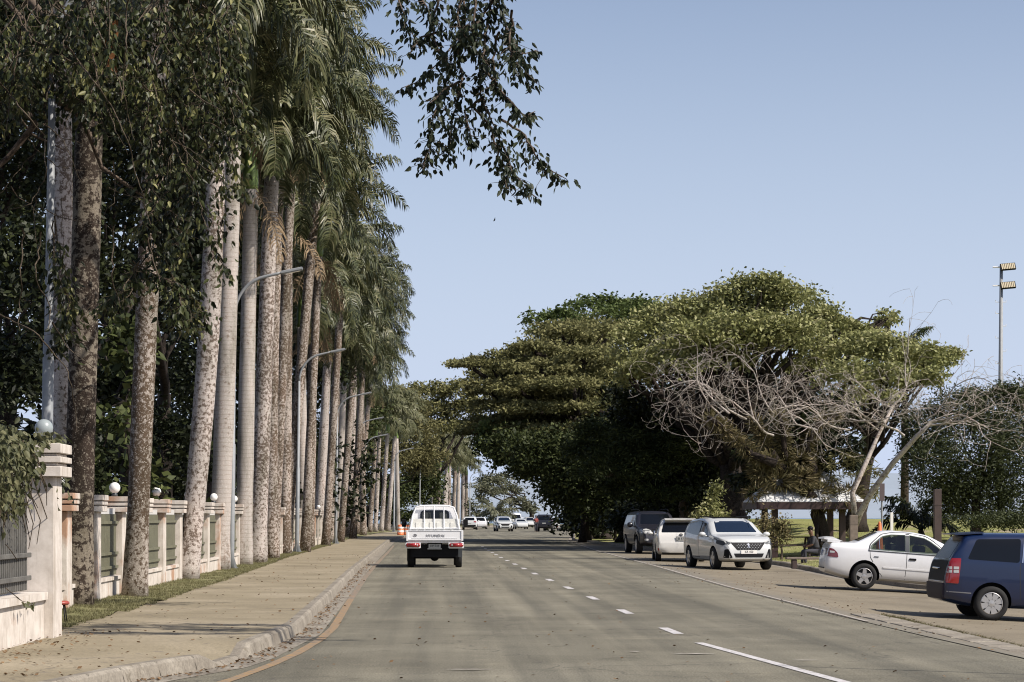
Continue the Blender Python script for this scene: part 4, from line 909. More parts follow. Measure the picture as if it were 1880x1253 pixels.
# leaning bare tree with long dead branches
DB = Vector((15.3, 83.5, lz(15.3, 83.5) - .05)); dt = thing('bare_tree', 'leafless tree with a wide tangle of pale grey branches above the shelter', 'tree', DB)
def WD(px, py, D): return W(px, py, D) - DB
g = MB()
g.tube([WD(*p) for p in [(1560, 985, 83.5), (1580, 940, 83), (1600, 905, 82.5), (1640, 850, 82), (1680, 805, 81.5), (1710, 775, 81)]], [.17, .12, .11, .10, .085, .06], 10)
g.tube([WD(*p) for p in [(1570, 955, 83.4), (1565, 905, 83.5), (1590, 850, 83.5), (1612, 800, 84), (1640, 745, 84)]], [.12, .095, .085, .07, .05], 9)
g.build('trunk', M_dead, dt, True)
g = MB()
def grow(p, d, L, r, lev, zc):
    n = max(4, int(L / .38)); pts = [p]; rad = [r]; q = p.copy(); dd = d.normalized()
    for i in range(n):
        dd = dd + Vector((random.gauss(0, .24), random.gauss(0, .18), random.gauss(0, .22)))
        dd.z += .34 * max(-1, min(1, (zc - q.z))); dd.normalize()
        q = q + dd * (L / n); pts.append(q.copy()); rad.append(max(.006, lerp(r, r * .3, (i + 1) / n)))
        if lev > 0 and i > 0:
            for rep in range(2 if lev == 3 else 1):
                if random.random() < .72:
                    sd = (dd * .7 + Vector((random.gauss(0, .7), random.gauss(0, .5), random.gauss(.12, .5)))).normalized()
                    grow(q.copy(), sd, L * random.uniform(.35, .62), max(.009, rad[-1] * .62), lev - 1, zc + random.gauss(0, .2))
    g.tube(pts, [q_ * .75 for q_ in rad], 5 if r > .03 else 3, cap=False)
for (a, b, D0_), (c, e, D1_), L, r, lev in [((1660, 800, 82), (1500, 775, 80), 3.6, .06, 3), ((1560, 790, 82), (1400, 770, 81), 3.4, .055, 3), ((1500, 790, 84), (1360, 745, 82), 3.2, .06, 3), ((1420, 800, 84), (1270, 750, 82), 3.6, .065, 3), ((1370, 770, 83), (1190, 725, 82), 3.6, .06, 3), ((1330, 770, 83), (1180, 690, 82), 3.2, .05, 3), ((1350, 750, 83), (1150, 760, 82), 3.6, .045, 3),
        ((1710, 775, 81), (1880, 790, 80), 3.8, .06, 3), ((1690, 790, 81.5), (1800, 760, 80), 3.4, .05, 3), ((1640, 745, 84), (1760, 650, 84), 3.4, .05, 2), ((1612, 790, 84), (1500, 740, 83), 3.2, .05, 3), ((1640, 750, 84), (1570, 700, 84), 2.4, .04, 3), ((1600, 790, 82), (1680, 740, 80), 3.0, .045, 3), ((1560, 770, 83), (1700, 740, 80), 3.4, .045, 3), ((1480, 770, 82), (1600, 745, 81), 3.2, .045, 3),
        ((1400, 770, 82), (1500, 735, 81), 3.0, .045, 3), ((1340, 760, 82), (1250, 700, 82), 2.8, .045, 3), ((1420, 760, 82), (1290, 700, 81), 3.0, .045, 3), ((1740, 700, 83), (1800, 630, 83), 1.9, .02, 1), ((1740, 760, 82), (1830, 700, 82), 2.4, .03, 2), ((1450, 760, 83), (1600, 780, 82), 3.4, .04, 3), ((1385, 775, 84), (1385, 700, 83), 1.6, .06, 2), ((1700, 770, 81), (1880, 740, 80), 3.6, .04, 3)]:
    s = WD(a, b, D0_); d = WD(c, e, D1_) - s; grow(s, d, L, r, lev, WD(c, e, D1_).z)
g.build('branches', M_dead, dt, True)
P = [clump_pts(WD(x, y, 84.5), (a / 49, .6, b / 49), n)[0] for x, y, a, b, n in ((1540, 850, 46, 16, 260), (1590, 870, 36, 14, 220), (1520, 880, 20, 10, 80), (1600, 905, 16, 20, 120))]
link('sparse_leaves', leaf_mesh('sparse_leaves', np.concatenate(P), .3, .045, .2, 1), M_street, dt)
# dark bamboo and shrubs right
bam = [(1700, 790, 40, 40, 92), (1760, 760, 50, 40, 92), (1830, 750, 50, 30, 92), (1890, 770, 50, 50, 92), (1720, 860, 50, 50, 91), (1790, 840, 60, 60, 91), (1860, 850, 50, 60, 91), (1740, 920, 40, 36, 92), (1810, 920, 50, 36, 91), (1870, 930, 40, 34, 91), (1680, 830, 26, 30, 93), (1790, 725, 30, 12, 92), (1850, 720, 40, 14, 92)]
tree('bamboo_clump', 'dense dark leafy clump at the right edge below the floodlight mast', 'tree', (21.5, 91), bam[:11] + bam[11:], M_bamboo, M_barkdark, (.16, .06), 2.1, (.25, 2), sig=.26, low=-.9, twigs=10)
tree('shrub', 'low dark green shrub at the foot of the leafy clump, behind the blue car', 'shrub', (21.0, 84), [(1790, 955, 50, 14, 84), (1850, 955, 46, 14, 84), (1890, 950, 40, 20, 84)], M_bamboo, M_bark, (.12, .06), 1.3, (.05, .3), sig=.3, low=-.9)
# coconut seedling palms
def lowpalm(name, label, px, py, D, L, nf, a_hi, a_lo, th, mat, nl=44, zb=None, trunkr=.14, lw=.06, grp=None):
    p = W(px, py, D); z = zb if zb is not None else (lz(p.x, p.y) if p.x > AP(p.y) else 0); b = Vector((p.x, D, z - .03)); t = thing(name, label, 'palm tree', b, group=grp)
    g = MB(); g.tube([Vector((0, 0, 0)), Vector((.05, 0, th * .5)), Vector((0, 0, th))], [trunkr * 1.3, trunkr, trunkr * .8], 10); g.build('trunk', M_bark, t, True)
    g = MB()
    for i in range(nf):
        f = i / max(1, nf - 1); pts, V, Fc = frond_geo(L * random.uniform(.85, 1.1), lerp(a_hi, a_lo, f), 80 + 30 * f, nl, i + int(px), lw, .6 * L / 3); M = Matrix.Rotation(i * 2.4 + .3, 3, 'Z')
        g.add([M @ v + Vector((0, 0, th)) for v in V], Fc); g.tube([M @ v + Vector((0, 0, th)) for v in pts], .03, 5)
    o = link('crown', g.mesh('crown'), mat, t); return t
lowpalm('coconut_palm', 'young dark palm with arching fronds at the left foot of the dark leafy clump', 1690, 950, 95, 2.6, 11, 80, 25, .4, M_darkleaf)
lowpalm('coconut_palm', 'coconut palm whose crown tops show above the lower yellow-green crown', 1660, 620, 125, 3.0, 14, 80, 0, 9.7, M_under, zb=.3, trunkr=.2)
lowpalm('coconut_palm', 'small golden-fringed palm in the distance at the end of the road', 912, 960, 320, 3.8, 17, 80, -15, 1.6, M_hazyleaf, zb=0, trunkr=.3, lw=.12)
# street trees further along and the far end of the road
random.seed(3)
tree('street_tree', 'olive feathery tree rising behind the far palms, left of the distant palm row', 'tree', (-6, 262), [(700, 740, 34, 26, 262), (740, 760, 40, 34, 260), (700, 790, 40, 30, 258), (760, 800, 36, 30, 260), (720, 840, 44, 28, 258), (770, 850, 30, 26, 262), (680, 830, 26, 24, 258), (735, 725, 26, 14, 264), (790, 840, 24, 26, 262)], M_street, M_barkdark, (.5, .16), 2.6, (.4, 4), sig=.26)
tree('street_tree', 'dark rounded tree top meeting the flat-layered tree above the distant palm row', 'tree', (0, 300), [(790, 720, 34, 15, 300), (840, 715, 40, 14, 300), (875, 735, 30, 12, 300), (800, 750, 36, 18, 300), (850, 755, 36, 18, 300), (815, 785, 36, 18, 300), (870, 780, 24, 14, 300), (770, 770, 24, 20, 300)], M_rain, M_barkdark, (.5, .25), 2.6, (.5, 7), sig=.24)
tree('street_tree', 'dark shrubs and trees filling the gap behind the white pickup', 'tree', (-9, 300), [(745, 900, 34, 28, 295), (700, 905, 40, 30, 290), (780, 895, 30, 30, 297), (760, 860, 34, 24, 295), (740, 945, 40, 12, 296), (800, 920, 26, 30, 420)], M_under, M_barkdark, (.5, .25), 2.8, (.4, 3), sig=.28, low=-.9)
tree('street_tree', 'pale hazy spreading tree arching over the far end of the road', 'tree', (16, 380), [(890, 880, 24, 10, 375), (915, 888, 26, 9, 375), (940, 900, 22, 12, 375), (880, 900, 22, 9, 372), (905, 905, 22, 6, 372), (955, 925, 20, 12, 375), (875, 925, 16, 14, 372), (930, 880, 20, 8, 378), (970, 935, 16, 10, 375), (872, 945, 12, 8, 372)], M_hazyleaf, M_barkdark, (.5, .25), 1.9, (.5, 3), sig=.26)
# more dark growth closing the gaps low behind the fence and beneath the park trees
random.seed(31)
for i, (x, D, lab) in enumerate([(20, 56, 'dark hedge-like bush behind the near gate pier'), (110, 52, 'dark bush behind the fence left of the globe lamps'), (200, 60, 'dark bush behind the fence between the first two mottled palms'), (300, 66, 'dark bush behind the second globe lamp'), (380, 84, 'dark bush behind the pair of pale leaning palms'), (460, 100, 'dark bush behind the first curved lamp post'), (540, 120, 'dark bush behind the second curved lamp post'), (600, 150, 'dark bush behind the third lamp post')]):
    s = 60 / D
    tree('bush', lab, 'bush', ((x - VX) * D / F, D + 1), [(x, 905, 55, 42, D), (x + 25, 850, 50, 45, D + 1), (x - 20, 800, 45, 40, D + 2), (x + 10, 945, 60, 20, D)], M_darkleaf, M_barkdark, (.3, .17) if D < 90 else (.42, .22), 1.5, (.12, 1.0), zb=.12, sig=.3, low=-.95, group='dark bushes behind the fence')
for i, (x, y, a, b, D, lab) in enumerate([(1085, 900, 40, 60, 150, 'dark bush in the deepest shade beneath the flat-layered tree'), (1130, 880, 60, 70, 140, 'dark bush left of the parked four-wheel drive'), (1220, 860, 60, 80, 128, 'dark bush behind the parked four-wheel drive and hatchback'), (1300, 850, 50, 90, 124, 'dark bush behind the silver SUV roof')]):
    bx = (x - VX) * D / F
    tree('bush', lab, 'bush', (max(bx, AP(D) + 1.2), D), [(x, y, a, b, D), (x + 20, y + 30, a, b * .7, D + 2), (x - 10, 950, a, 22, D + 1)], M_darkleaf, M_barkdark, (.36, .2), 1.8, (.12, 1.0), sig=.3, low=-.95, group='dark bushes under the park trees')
# ------------------------------------------------------------------ fences
def pillar(parent, c, sx, sy, h, mat, lamp, caps, r=.1, gl=M_globe):
    "pillar with two-step coping; c relative to parent"
    g = MB(); x, y, z = c; g.box((x, y, z + h / 2), (sx, sy, h), bev=.008); p = g.build('pillar', mat, parent)
    g = MB(); zz = z + h
    for (e, t) in caps: g.box((x, y, zz + t / 2 + .001), (sx + e * 2, sy + e * 2, t - .002), bev=.006); zz += t
    g.build('pillar_cap', mat, p)
    if lamp:
        g = MB(); g.lathe([(0, zz), (.055, zz), (.05, zz + .05), (.035, zz + .07)], 10, (x, y, 0)); q = g.build('globe_lamp', M_steeldark, parent, True)
        g = MB(); g.sphere((x, y, zz + .06 + r), r, 18); g.build('globe', gl, q, True)
NX = -4.72
fn = thing('fence', 'near white fence with dark grey slats ending in a tall pier', 'fence', (-5, 20, .12))
O = Vector((-5, 20, .12)); L_ = lambda x, y, z: Vector((x, y, z)) - O
def along(y): return interp(y, [(15, -4.68), (24.5, -4.58), (27.4, -4.50)])
g = MB(); y = 17.0
for (y0, y1) in ((17, 26.42),):
    a0, a1 = along(y0), along(y1)
    vs = [L_(a0, y0, .0), L_(a1, y1, .0), L_(a1 - .3, y1, .0), L_(a0 - .3, y0, .0)]; vt = [v + Vector((0, 0, .60)) for v in vs]
    g.add(vs + vt, [(0, 1, 5, 4), (1, 2, 6, 5), (2, 3, 7, 6), (3, 0, 4, 7), (4, 5, 6, 7)])
g.build('low_wall', M_wall, fn)
g = MB(); vs = [L_(along(17) + .05, 17, .602), L_(along(26.42) + .05, 26.415, .602), L_(along(26.42) - .3, 26.415, .602), L_(along(17) - .3, 17, .602)]; vt = [v + Vector((0, 0, .085)) for v in vs]
g.add(vs + vt, [(0, 1, 5, 4), (1, 2, 6, 5), (2, 3, 7, 6), (3, 0, 4, 7), (4, 5, 6, 7), (3, 2, 1, 0)]); g.build('coping', M_wall, fn)
for (pa, pb) in ((17.3, 20.9), (21.6, 26.1)):
    g = MB(); yy = pa
    while yy < pb:
        x = along(yy) - .14; g.box(L_(x, yy, 1.36), (.055, .05, 1.28), bev=.008); yy += .098
    p = g.build('railing_panel', M_slatdark, fn)
    g = MB()
    for zz in (.86, 1.12, 1.86): g.box(L_((along(pa) + along(pb)) / 2 - .095, (pa + pb) / 2, zz), (.03, pb - pa + .04, .055), rz=-math.atan((along(pb) - along(pa)) / (pb - pa)), bev=.006)
    g.build('rail', M_slatdark, p)
pillar(fn, L_(-4.60, 26.74, 0), .36, .62, 2.02, M_wall, False, [])
g = MB(); c = L_(-4.60, 26.74, 2.02)
for (e, z0, t) in ((.10, 0, .12), (.05, .125, .03), (.10, .16, .07), (.05, .235, .03), (.10, .27, .11)): g.box(c + Vector((0, 0, z0 + t / 2)), (.36 + e * 2, .62 + e * 2, t), bev=.006)
pc = g.build('pier_cap', M_wall, fn)
g = MB(); g.lathe([(0, 0), (.05, 0), (.045, .06), (.03, .1)], 10, c + Vector((0.02, 0, .38))); q = g.build('globe_lamp', M_steeldark, fn, True)
g = MB(); g.sphere(c + Vector((.02, 0, .57)), .108, 22); g.build('globe', M_globegrey, q, True)
pillar(fn, L_(-4.76, 21.25, 0), .36, .5, 2.02, M_wall, False, [(.08, .3)])
# far fence run: every bay is low wall, coping, slat panel and spikes between pillars
f2 = thing('fence', 'long white fence with olive slat panels and globe lamps, behind the palms', 'fence', (-5.7, 37, .12)); O2 = Vector((-5.7, 37, .12))
posts = [29.0, 31.6, 34.6] + [37.7 + 3.13 * i for i in range(62)]; caps = [(.09, .09), (.05, .02), (.10, .055), (.05, .02), (.11, .09)]
def fx(y): return interp(y, FENCE)
for i, y in enumerate(posts):
    if y > 262: break
    near = y < 125
    x = fx(y); c = Vector((x, y, .12)) - O2; rz = -math.atan2(fx(y + 1) - fx(y), 1)
    far = y > 190
    mat = M_wallrust if (i % 2 == 0 and not far) else M_wall
    if near: pillar(f2, c, .34, .5, 1.52, mat, i % 2 == 0, caps)
    else: pillar(f2, c, .34, .5, 1.55, M_wall, i % 2 == 0, [(.1, .25)], .12)
    y1 = posts[i + 1] if i + 1 < len(posts) else y + 3.1; x1 = fx(y1); a = y + .252; b = y1 - .252; xa = lerp(x, x1, (a - y) / (y1 - y)) + .12; xb = lerp(x, x1, (b - y) / (y1 - y)) + .12
    if y > 235: a = y - .1; b = y1 + .1
    g = MB()
    vs = [Vector((xa, a, 0)), Vector((xb, b, 0)), Vector((xb - .22, b, 0)), Vector((xa - .22, a, 0))]; vs = [v - Vector((O2.x, O2.y, 0)) for v in vs]
    g.add([v for v in vs] + [v + Vector((0, 0, .34)) for v in vs], [(0, 1, 5, 4), (2, 3, 7, 6), (4, 5, 6, 7)]); 
    v2 = [v + Vector((.03 if k < 2 else 0, 0, .342)) for k, v in enumerate(vs)]; g.add(v2 + [v + Vector((0, 0, .06)) for v in v2], [(0, 1, 5, 4), (4, 5, 6, 7), (3, 2, 1, 0), (2, 3, 7, 6)])
    g.build('low_wall', mat, f2)
    if far:
        g = MB(); g.box(((xa + xb) / 2 - O2.x - .1, (a + b) / 2 - O2.y, .95), (.08, math.dist((xa, a), (xb, b)), 1.05), rz=-math.atan2(xb - xa, b - a)); g.build('slat_panel', M_wall, f2); continue
    g = MB(); yy = a + .03; st = .11 if near else .22
    while yy < b - .02:
        t = (yy - a) / (b - a); g.box((lerp(xa, xb, t) - .07 - O2.x, yy - O2.y, .95), (.03, st * .72, 1.06)); yy += st
    p = g.build('slat_panel', M_slatgreen, f2)
    if near:
        g = MB()
        for zz in (.56, .8, 1.34): g.box(((xa + xb) / 2 - .035 - O2.x, (a + b) / 2 - O2.y, zz), (.03, b - a - .02, .05))
        g.build('rail', M_slatgreen, p)
        if y < 80:
            g = MB(); yy = a + .06
            while yy < b - .05: g.box((lerp(xa, xb, .5) - .07 - O2.x, yy - O2.y, 1.535), (.02, .02, .10)); yy += .14
            g.build('spikes', M_whitep, p)
# red stool by the gate pier
st = thing('stool', 'small red-topped stool beside the near gate pier', 'stool', (-4.86, 29.6, .15)); st.scale = (.8, .8, .74)
g = MB(); g.lathe([(0, .36), (.13, .36), (.15, .38), (.15, .41), (.12, .43), (0, .43)], 18); g.build('seat', M_redp, st, True)
for k in range(4):
    a = math.pi / 4 + k * math.pi / 2; g = MB(); g.tube([Vector((math.cos(a) * .09, math.sin(a) * .09, .36)), Vector((math.cos(a) * .15, math.sin(a) * .15, -.02))], [.011, .009], 6); g.build('leg', M_black, st, True)
# ------------------------------------------------------------------ lamp posts
def lamp(x, y, z, label, hgt=9.0, arm=2.0, s=1.0):
    t = thing('street_lamp', label, 'street lamp', (x, y, z), group='curved-arm lamp posts along the footpath')
    g = MB(); g.tube([(0, 0, .04), (0, 0, .6), (0, 0, 3.6), (0, 0, 3.62), (0, 0, 7.3)], [.098, .098, .09, .072, .055], 14)
    pts = [Vector((0, 0, 7.3))]
    for i in range(1, 9):
        a = R(10 * i); pts.append(Vector((1.15 * (1 - math.cos(a)), 0, 7.3 + 1.15 * math.sin(a))))
    e = pts[-1]; pts += [e + Vector((.35, 0, .08)), e + Vector((.5, 0, .115))]
    g.tube(pts, [.055] + [.048] * 8 + [.04, .038], 12); g.build('post', M_steel, t, True)
    g = MB(); g.box((0, 0, .02), (.46, .46, .035), bev=.004)
    for k in range(4):
        M = Matrix.Rotation(k * math.pi / 2, 3, 'Z'); g.add([M @ Vector(v) for v in ((.09, -.008, .04), (.2, -.008, .04), (.09, -.008, .38), (.09, .008, .04), (.2, .008, .04), (.09, .008, .38))], [(0, 1, 2), (5, 4, 3), (0, 3, 4, 1), (1, 4, 5, 2), (2, 5, 3, 0)])
        g.tube([M @ Vector((.19, .14, .03)), M @ Vector((.19, .14, .08))], .02, 6)
    g.build('base_plate', M_steel, t)
    g = MB(); p0 = pts[-1]; d = Vector((1, 0, .2)).normalized(); M = Matrix(((d.x, 0, -d.z), (0, 1, 0), (d.z, 0, d.x)))
    g.box(p0 + d * .33, (.68, .24, .09), M=M, bev=.02); h = g.build('lamp_head', M_steel, t, True, angle=40)
    g = MB(); g.box(p0 + d * .38 + Vector((0, 0, -.05)), (.42, .18, .02), M=M); g.build('lens', M_lens, h)
    return t
for i, (pxb, D) in enumerate([(82, 31.6), (424, 60.7), (545, 89.8), (616, 121), (652, 151), (668, 182), (723, 218), (770, 262), (862, 330)]):
    X = (pxb - VX) * D / F
    t = lamp(X, D, .15, ['grey lamp post rising out of view behind the near gate pier', 'nearest fully visible curved lamp post, beside the smooth grey palm', 'second curved lamp post, its arm beside the palm flower cluster', 'third curved lamp post, seen against the feathery tree', 'fourth curved lamp post, beside the reddish palm trunk', 'fifth lamp post, thin against the far white fence', 'sixth lamp post, beside the upright palm near the orange barrels', 'far lamp post standing above the pickup cab', 'farthest lamp post beside the distant palm row'][i])
    t.scale = (.85, .85, 1.06 if i == 0 else .925); t.rotation_euler = (0, R(.8), 0)
# ------------------------------------------------------------------ traffic barrels
for k, (px, D) in enumerate([(735, 180), (741, 183), (747, 181), (752, 178)]):
    p = W(px, 950, D); t = thing('traffic_barrel', ['leftmost', 'second', 'third', 'rightmost'][k] + ' orange and white roadwork barrel beside the kerb left of the pickup', 'traffic barrel', (p.x, D, .006), group='orange roadwork barrels beside the kerb')
    g = MB(); g.lathe([(0, .04), (.27, .04), (.25, .35), (.24, .35), (.235, .6), (.22, .62), (.205, .9), (.15, .96), (0, .96)], 16); g.build('barrel_body', M_orangep, t, True)
    g = MB(); g.lathe([(.262, .36), (.25, .52)], 16); g.lathe([(.232, .66), (.222, .80)], 16); g.build('reflective_bands', M_whitep, t, True)
    g = MB(); g.lathe([(0, 0), (.34, 0), (.33, .04), (0, .042)], 16); g.build('rubber_base', M_rubber, t)
# ------------------------------------------------------------------ floodlight mast
p = W(1836, 950, 140); fm = thing('floodlight_mast', 'tall white mast with two floodlights above the dark clump at the right edge', 'floodlight mast', (p.x, 140, .2))
zt = H + (VY - 486) * 140 / F - .2
g = MB(); g.tube([(0, 0, 0), (0, 0, 5), (.08, 0, zt)], [.2, .16, .10], 12); g.build('mast', M_steel, fm, True)
for k, py in enumerate((491, 525)):
    z = H + (VY - py) * 140 / F - .2; g = MB(); M = Matrix.Rotation(R(-5), 3, 'Y') @ Matrix.Rotation(R(-22), 3, 'X')
    c = Vector((.42, -.25, z)); g.box(c, (.92, .14, .46), M=M, bev=.03); h = g.build('floodlight', M_black, fm)
    g = MB(); 
    for q in range(8): g.box(c + M @ Vector((-.37 + q * .105, -.085, 0)), (.07, .03, .36), M=M)
    g.build('lens', M_floodlens, h); g = MB(); g.tube([(-.45, 0, z), (.3, -.1, z)], .045, 6); g.build('bracket', M_whitep, h)
g = MB()
for k, py in enumerate((555, 576, 599, 621, 645, 668)):
    z = H + (VY - py) * 140 / F - .2; s = (-1) ** k
    for ss in ((-1, 1) if k == 0 else (s,)): g.tube([(0.05, 0, z), (ss * .32 + .05, 0, z), (ss * .32 + .05, 0, z + .12)], .02, 5)
g.build('climbing_rungs', M_whitep, fm)
# ------------------------------------------------------------------ shelter
GX, GY = 12.9, 86.0; GZ = gz(GX, GY) + .1 + mound(GX, GY) * .4
gzb = thing('shelter', 'open park shelter with a white hipped roof and maroon fascia behind the epiphyte tree', 'shelter', (GX + .9, GY, GZ))
zr = H + (VY - 921) * GY / F - GZ; hw, hd = 1.98, 2.0
ap = 1.35
g = MB(); g.add([(-hw, -hd, zr), (hw, -hd, zr), (hw, hd, zr), (-hw, hd, zr), (-.5, 0, zr + ap), (.5, 0, zr + ap)] + [(-hw, -hd, zr - .03), (hw, -hd, zr - .03), (hw, hd, zr - .03), (-hw, hd, zr - .03)], [(0, 1, 5, 4), (1, 2, 5), (2, 3, 4, 5), (3, 0, 4), (0, 6, 7, 1), (1, 7, 8, 2), (2, 8, 9, 3), (3, 9, 6, 0), (9, 8, 7, 6)])
rf = g.build('roof', M_roofw, gzb)
g = MB()
for k in range(1, 12):
    x = -hw + 2 * hw * k / 12; xt = max(-.5, min(.5, x)); t = 1 if abs(x) <= .5 else 1 - (abs(x) - .5) / (hw - .5)
    g.tube([(x, -hd, zr + .02), (x, -hd + hd * t, zr + ap * t + .02)], .018, 4)
g.build('roof_ribs', plain('roof_rib', (.4, .4, .41), .5), rf)
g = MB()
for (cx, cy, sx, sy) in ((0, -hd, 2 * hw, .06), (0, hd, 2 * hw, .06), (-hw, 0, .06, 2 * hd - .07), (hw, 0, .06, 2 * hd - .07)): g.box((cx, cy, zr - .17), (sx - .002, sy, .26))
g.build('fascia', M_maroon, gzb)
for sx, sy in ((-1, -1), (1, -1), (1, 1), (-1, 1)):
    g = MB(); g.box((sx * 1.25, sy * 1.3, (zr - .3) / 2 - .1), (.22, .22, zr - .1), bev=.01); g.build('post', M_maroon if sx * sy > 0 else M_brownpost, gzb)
tb = thing('picnic_table', 'dark timber picnic table in the shade under the shelter', 'table', (GX + .3, GY - .6, GZ + .02))
g = MB()
for k in range(5): g.box((0, -.32 + k * .16, .74), (1.8, .14, .045), bev=.005)
g.build('tabletop', M_brownpost, tb)
for s in (-1, 1):
    g = MB(); g.box((0, s * .72, .44), (1.8, .26, .045), bev=.005); g.build('bench', M_brownpost, tb)
    g = MB(); g.tube([(s * .65, -.7, 0), (s * .65, -.25, .72)], .045, 5); g.tube([(s * .65, .7, 0), (s * .65, .25, .72)], .045, 5); g.box((s * .65, 0, .4), (.05, 1.6, .07)); g.build('leg_frame', M_brownpost, tb)
bn = thing('bench', 'low timber slab bench on the kerb behind the white sedan', 'bench', (lambda p: (p.x, 70, gz(p.x, 70) + .1))(W(1488, 950, 70)))
g = MB(); g.box((0, 0, .30), (1.5, .35, .07), bev=.01); g.build('seat', M_wood, bn)
for s in (-1, 1): g = MB(); g.box((s * .5, 0, .12), (.14, .3, .28), bev=.01); g.build('leg', M_brownpost, bn)
# posts and signs
def post(px, ytop, D, sx, mat, label, name='timber_post', cat='post'):
    p = W(px, ytop, D); z = (lz(p.x, D) if p.x > AP(D) else gz(p.x, D)) - .03
    g = MB(); g.box((0, 0, (p.z - z) / 2), (sx, sx, p.z - z), bev=.012); g.box((0, 0, (p.z - z) * .82), (sx + .012, sx + .012, .05)); o = g.build(name, mat); o.location = (p.x, D, z); return tag(o, label, cat)
post(1721, 899, 66, .2, M_brownpost, 'tall dark square timber post between the white sedan and the blue wagon')
post(1567, 946, 78, .26, M_wood, 'short grey square timber post behind the white sedan boot, beside the leaning bare trunk')
p = W(1637, 932, 76); g = MB(); g.box((0, 0, .65), (.09, .09, p.z + .2), bev=.01); o = g.build('marker_post', M_whitep); o.location = (p.x, 76, lz(p.x, 76) - .02); tag(o, 'thin white marker post standing right of the sign', 'post')
p = W(1619, 950, 72); zb = lz(p.x, 72)
sg = thing('road_sign', 'tall narrow sign on a thin pole, its dark plate above the white sedan roof', 'sign', (p.x, 72, zb))
g = MB(); z1 = H + (VY - 888) * 72 / F - zb; z0 = H + (VY - 920) * 72 / F - zb; g.tube([(0, 0, -.05), (0, 0, z1 - .1)], .03, 8); g.build('pole', M_steel, sg)
g = MB(); g.box((.0, -.045, (z0 + z1) / 2), (.16, .012, z1 - z0), rz=.1, bev=.003); g.build('sign_plate', M_sign, sg)
p = W(1615, 950, 71.0)
cn = thing('traffic_cone', 'orange traffic cone beside the sign pole behind the white sedan', 'traffic cone', (p.x, 71.0, lz(p.x, 71)))
zc = H + (VY - 958) * 71 / F - lz(p.x, 71); g = MB(); g.lathe([(.16, .03), (.05, zc - .05), (.03, zc), (0, zc)], 14); g.build('cone_body', M_orangep, cn, True)
g = MB(); g.box((0, 0, .015), (.38, .38, .03), bev=.005); g.build('base', M_orangep, cn)

# slim pole at the roadside whose shadow falls over the white line
g = MB(); g.tube([(0, 0, 0), (0, 0, 2.5), (0, 0, 5.6)], [.035, .03, .022], 8); o = g.build('roadside_pole', M_steel, None, True); o.location = (8.0, 21.3, -.45); tag(o, 'slim steel pole at the right roadside whose shadow crosses the solid white line', 'pole')
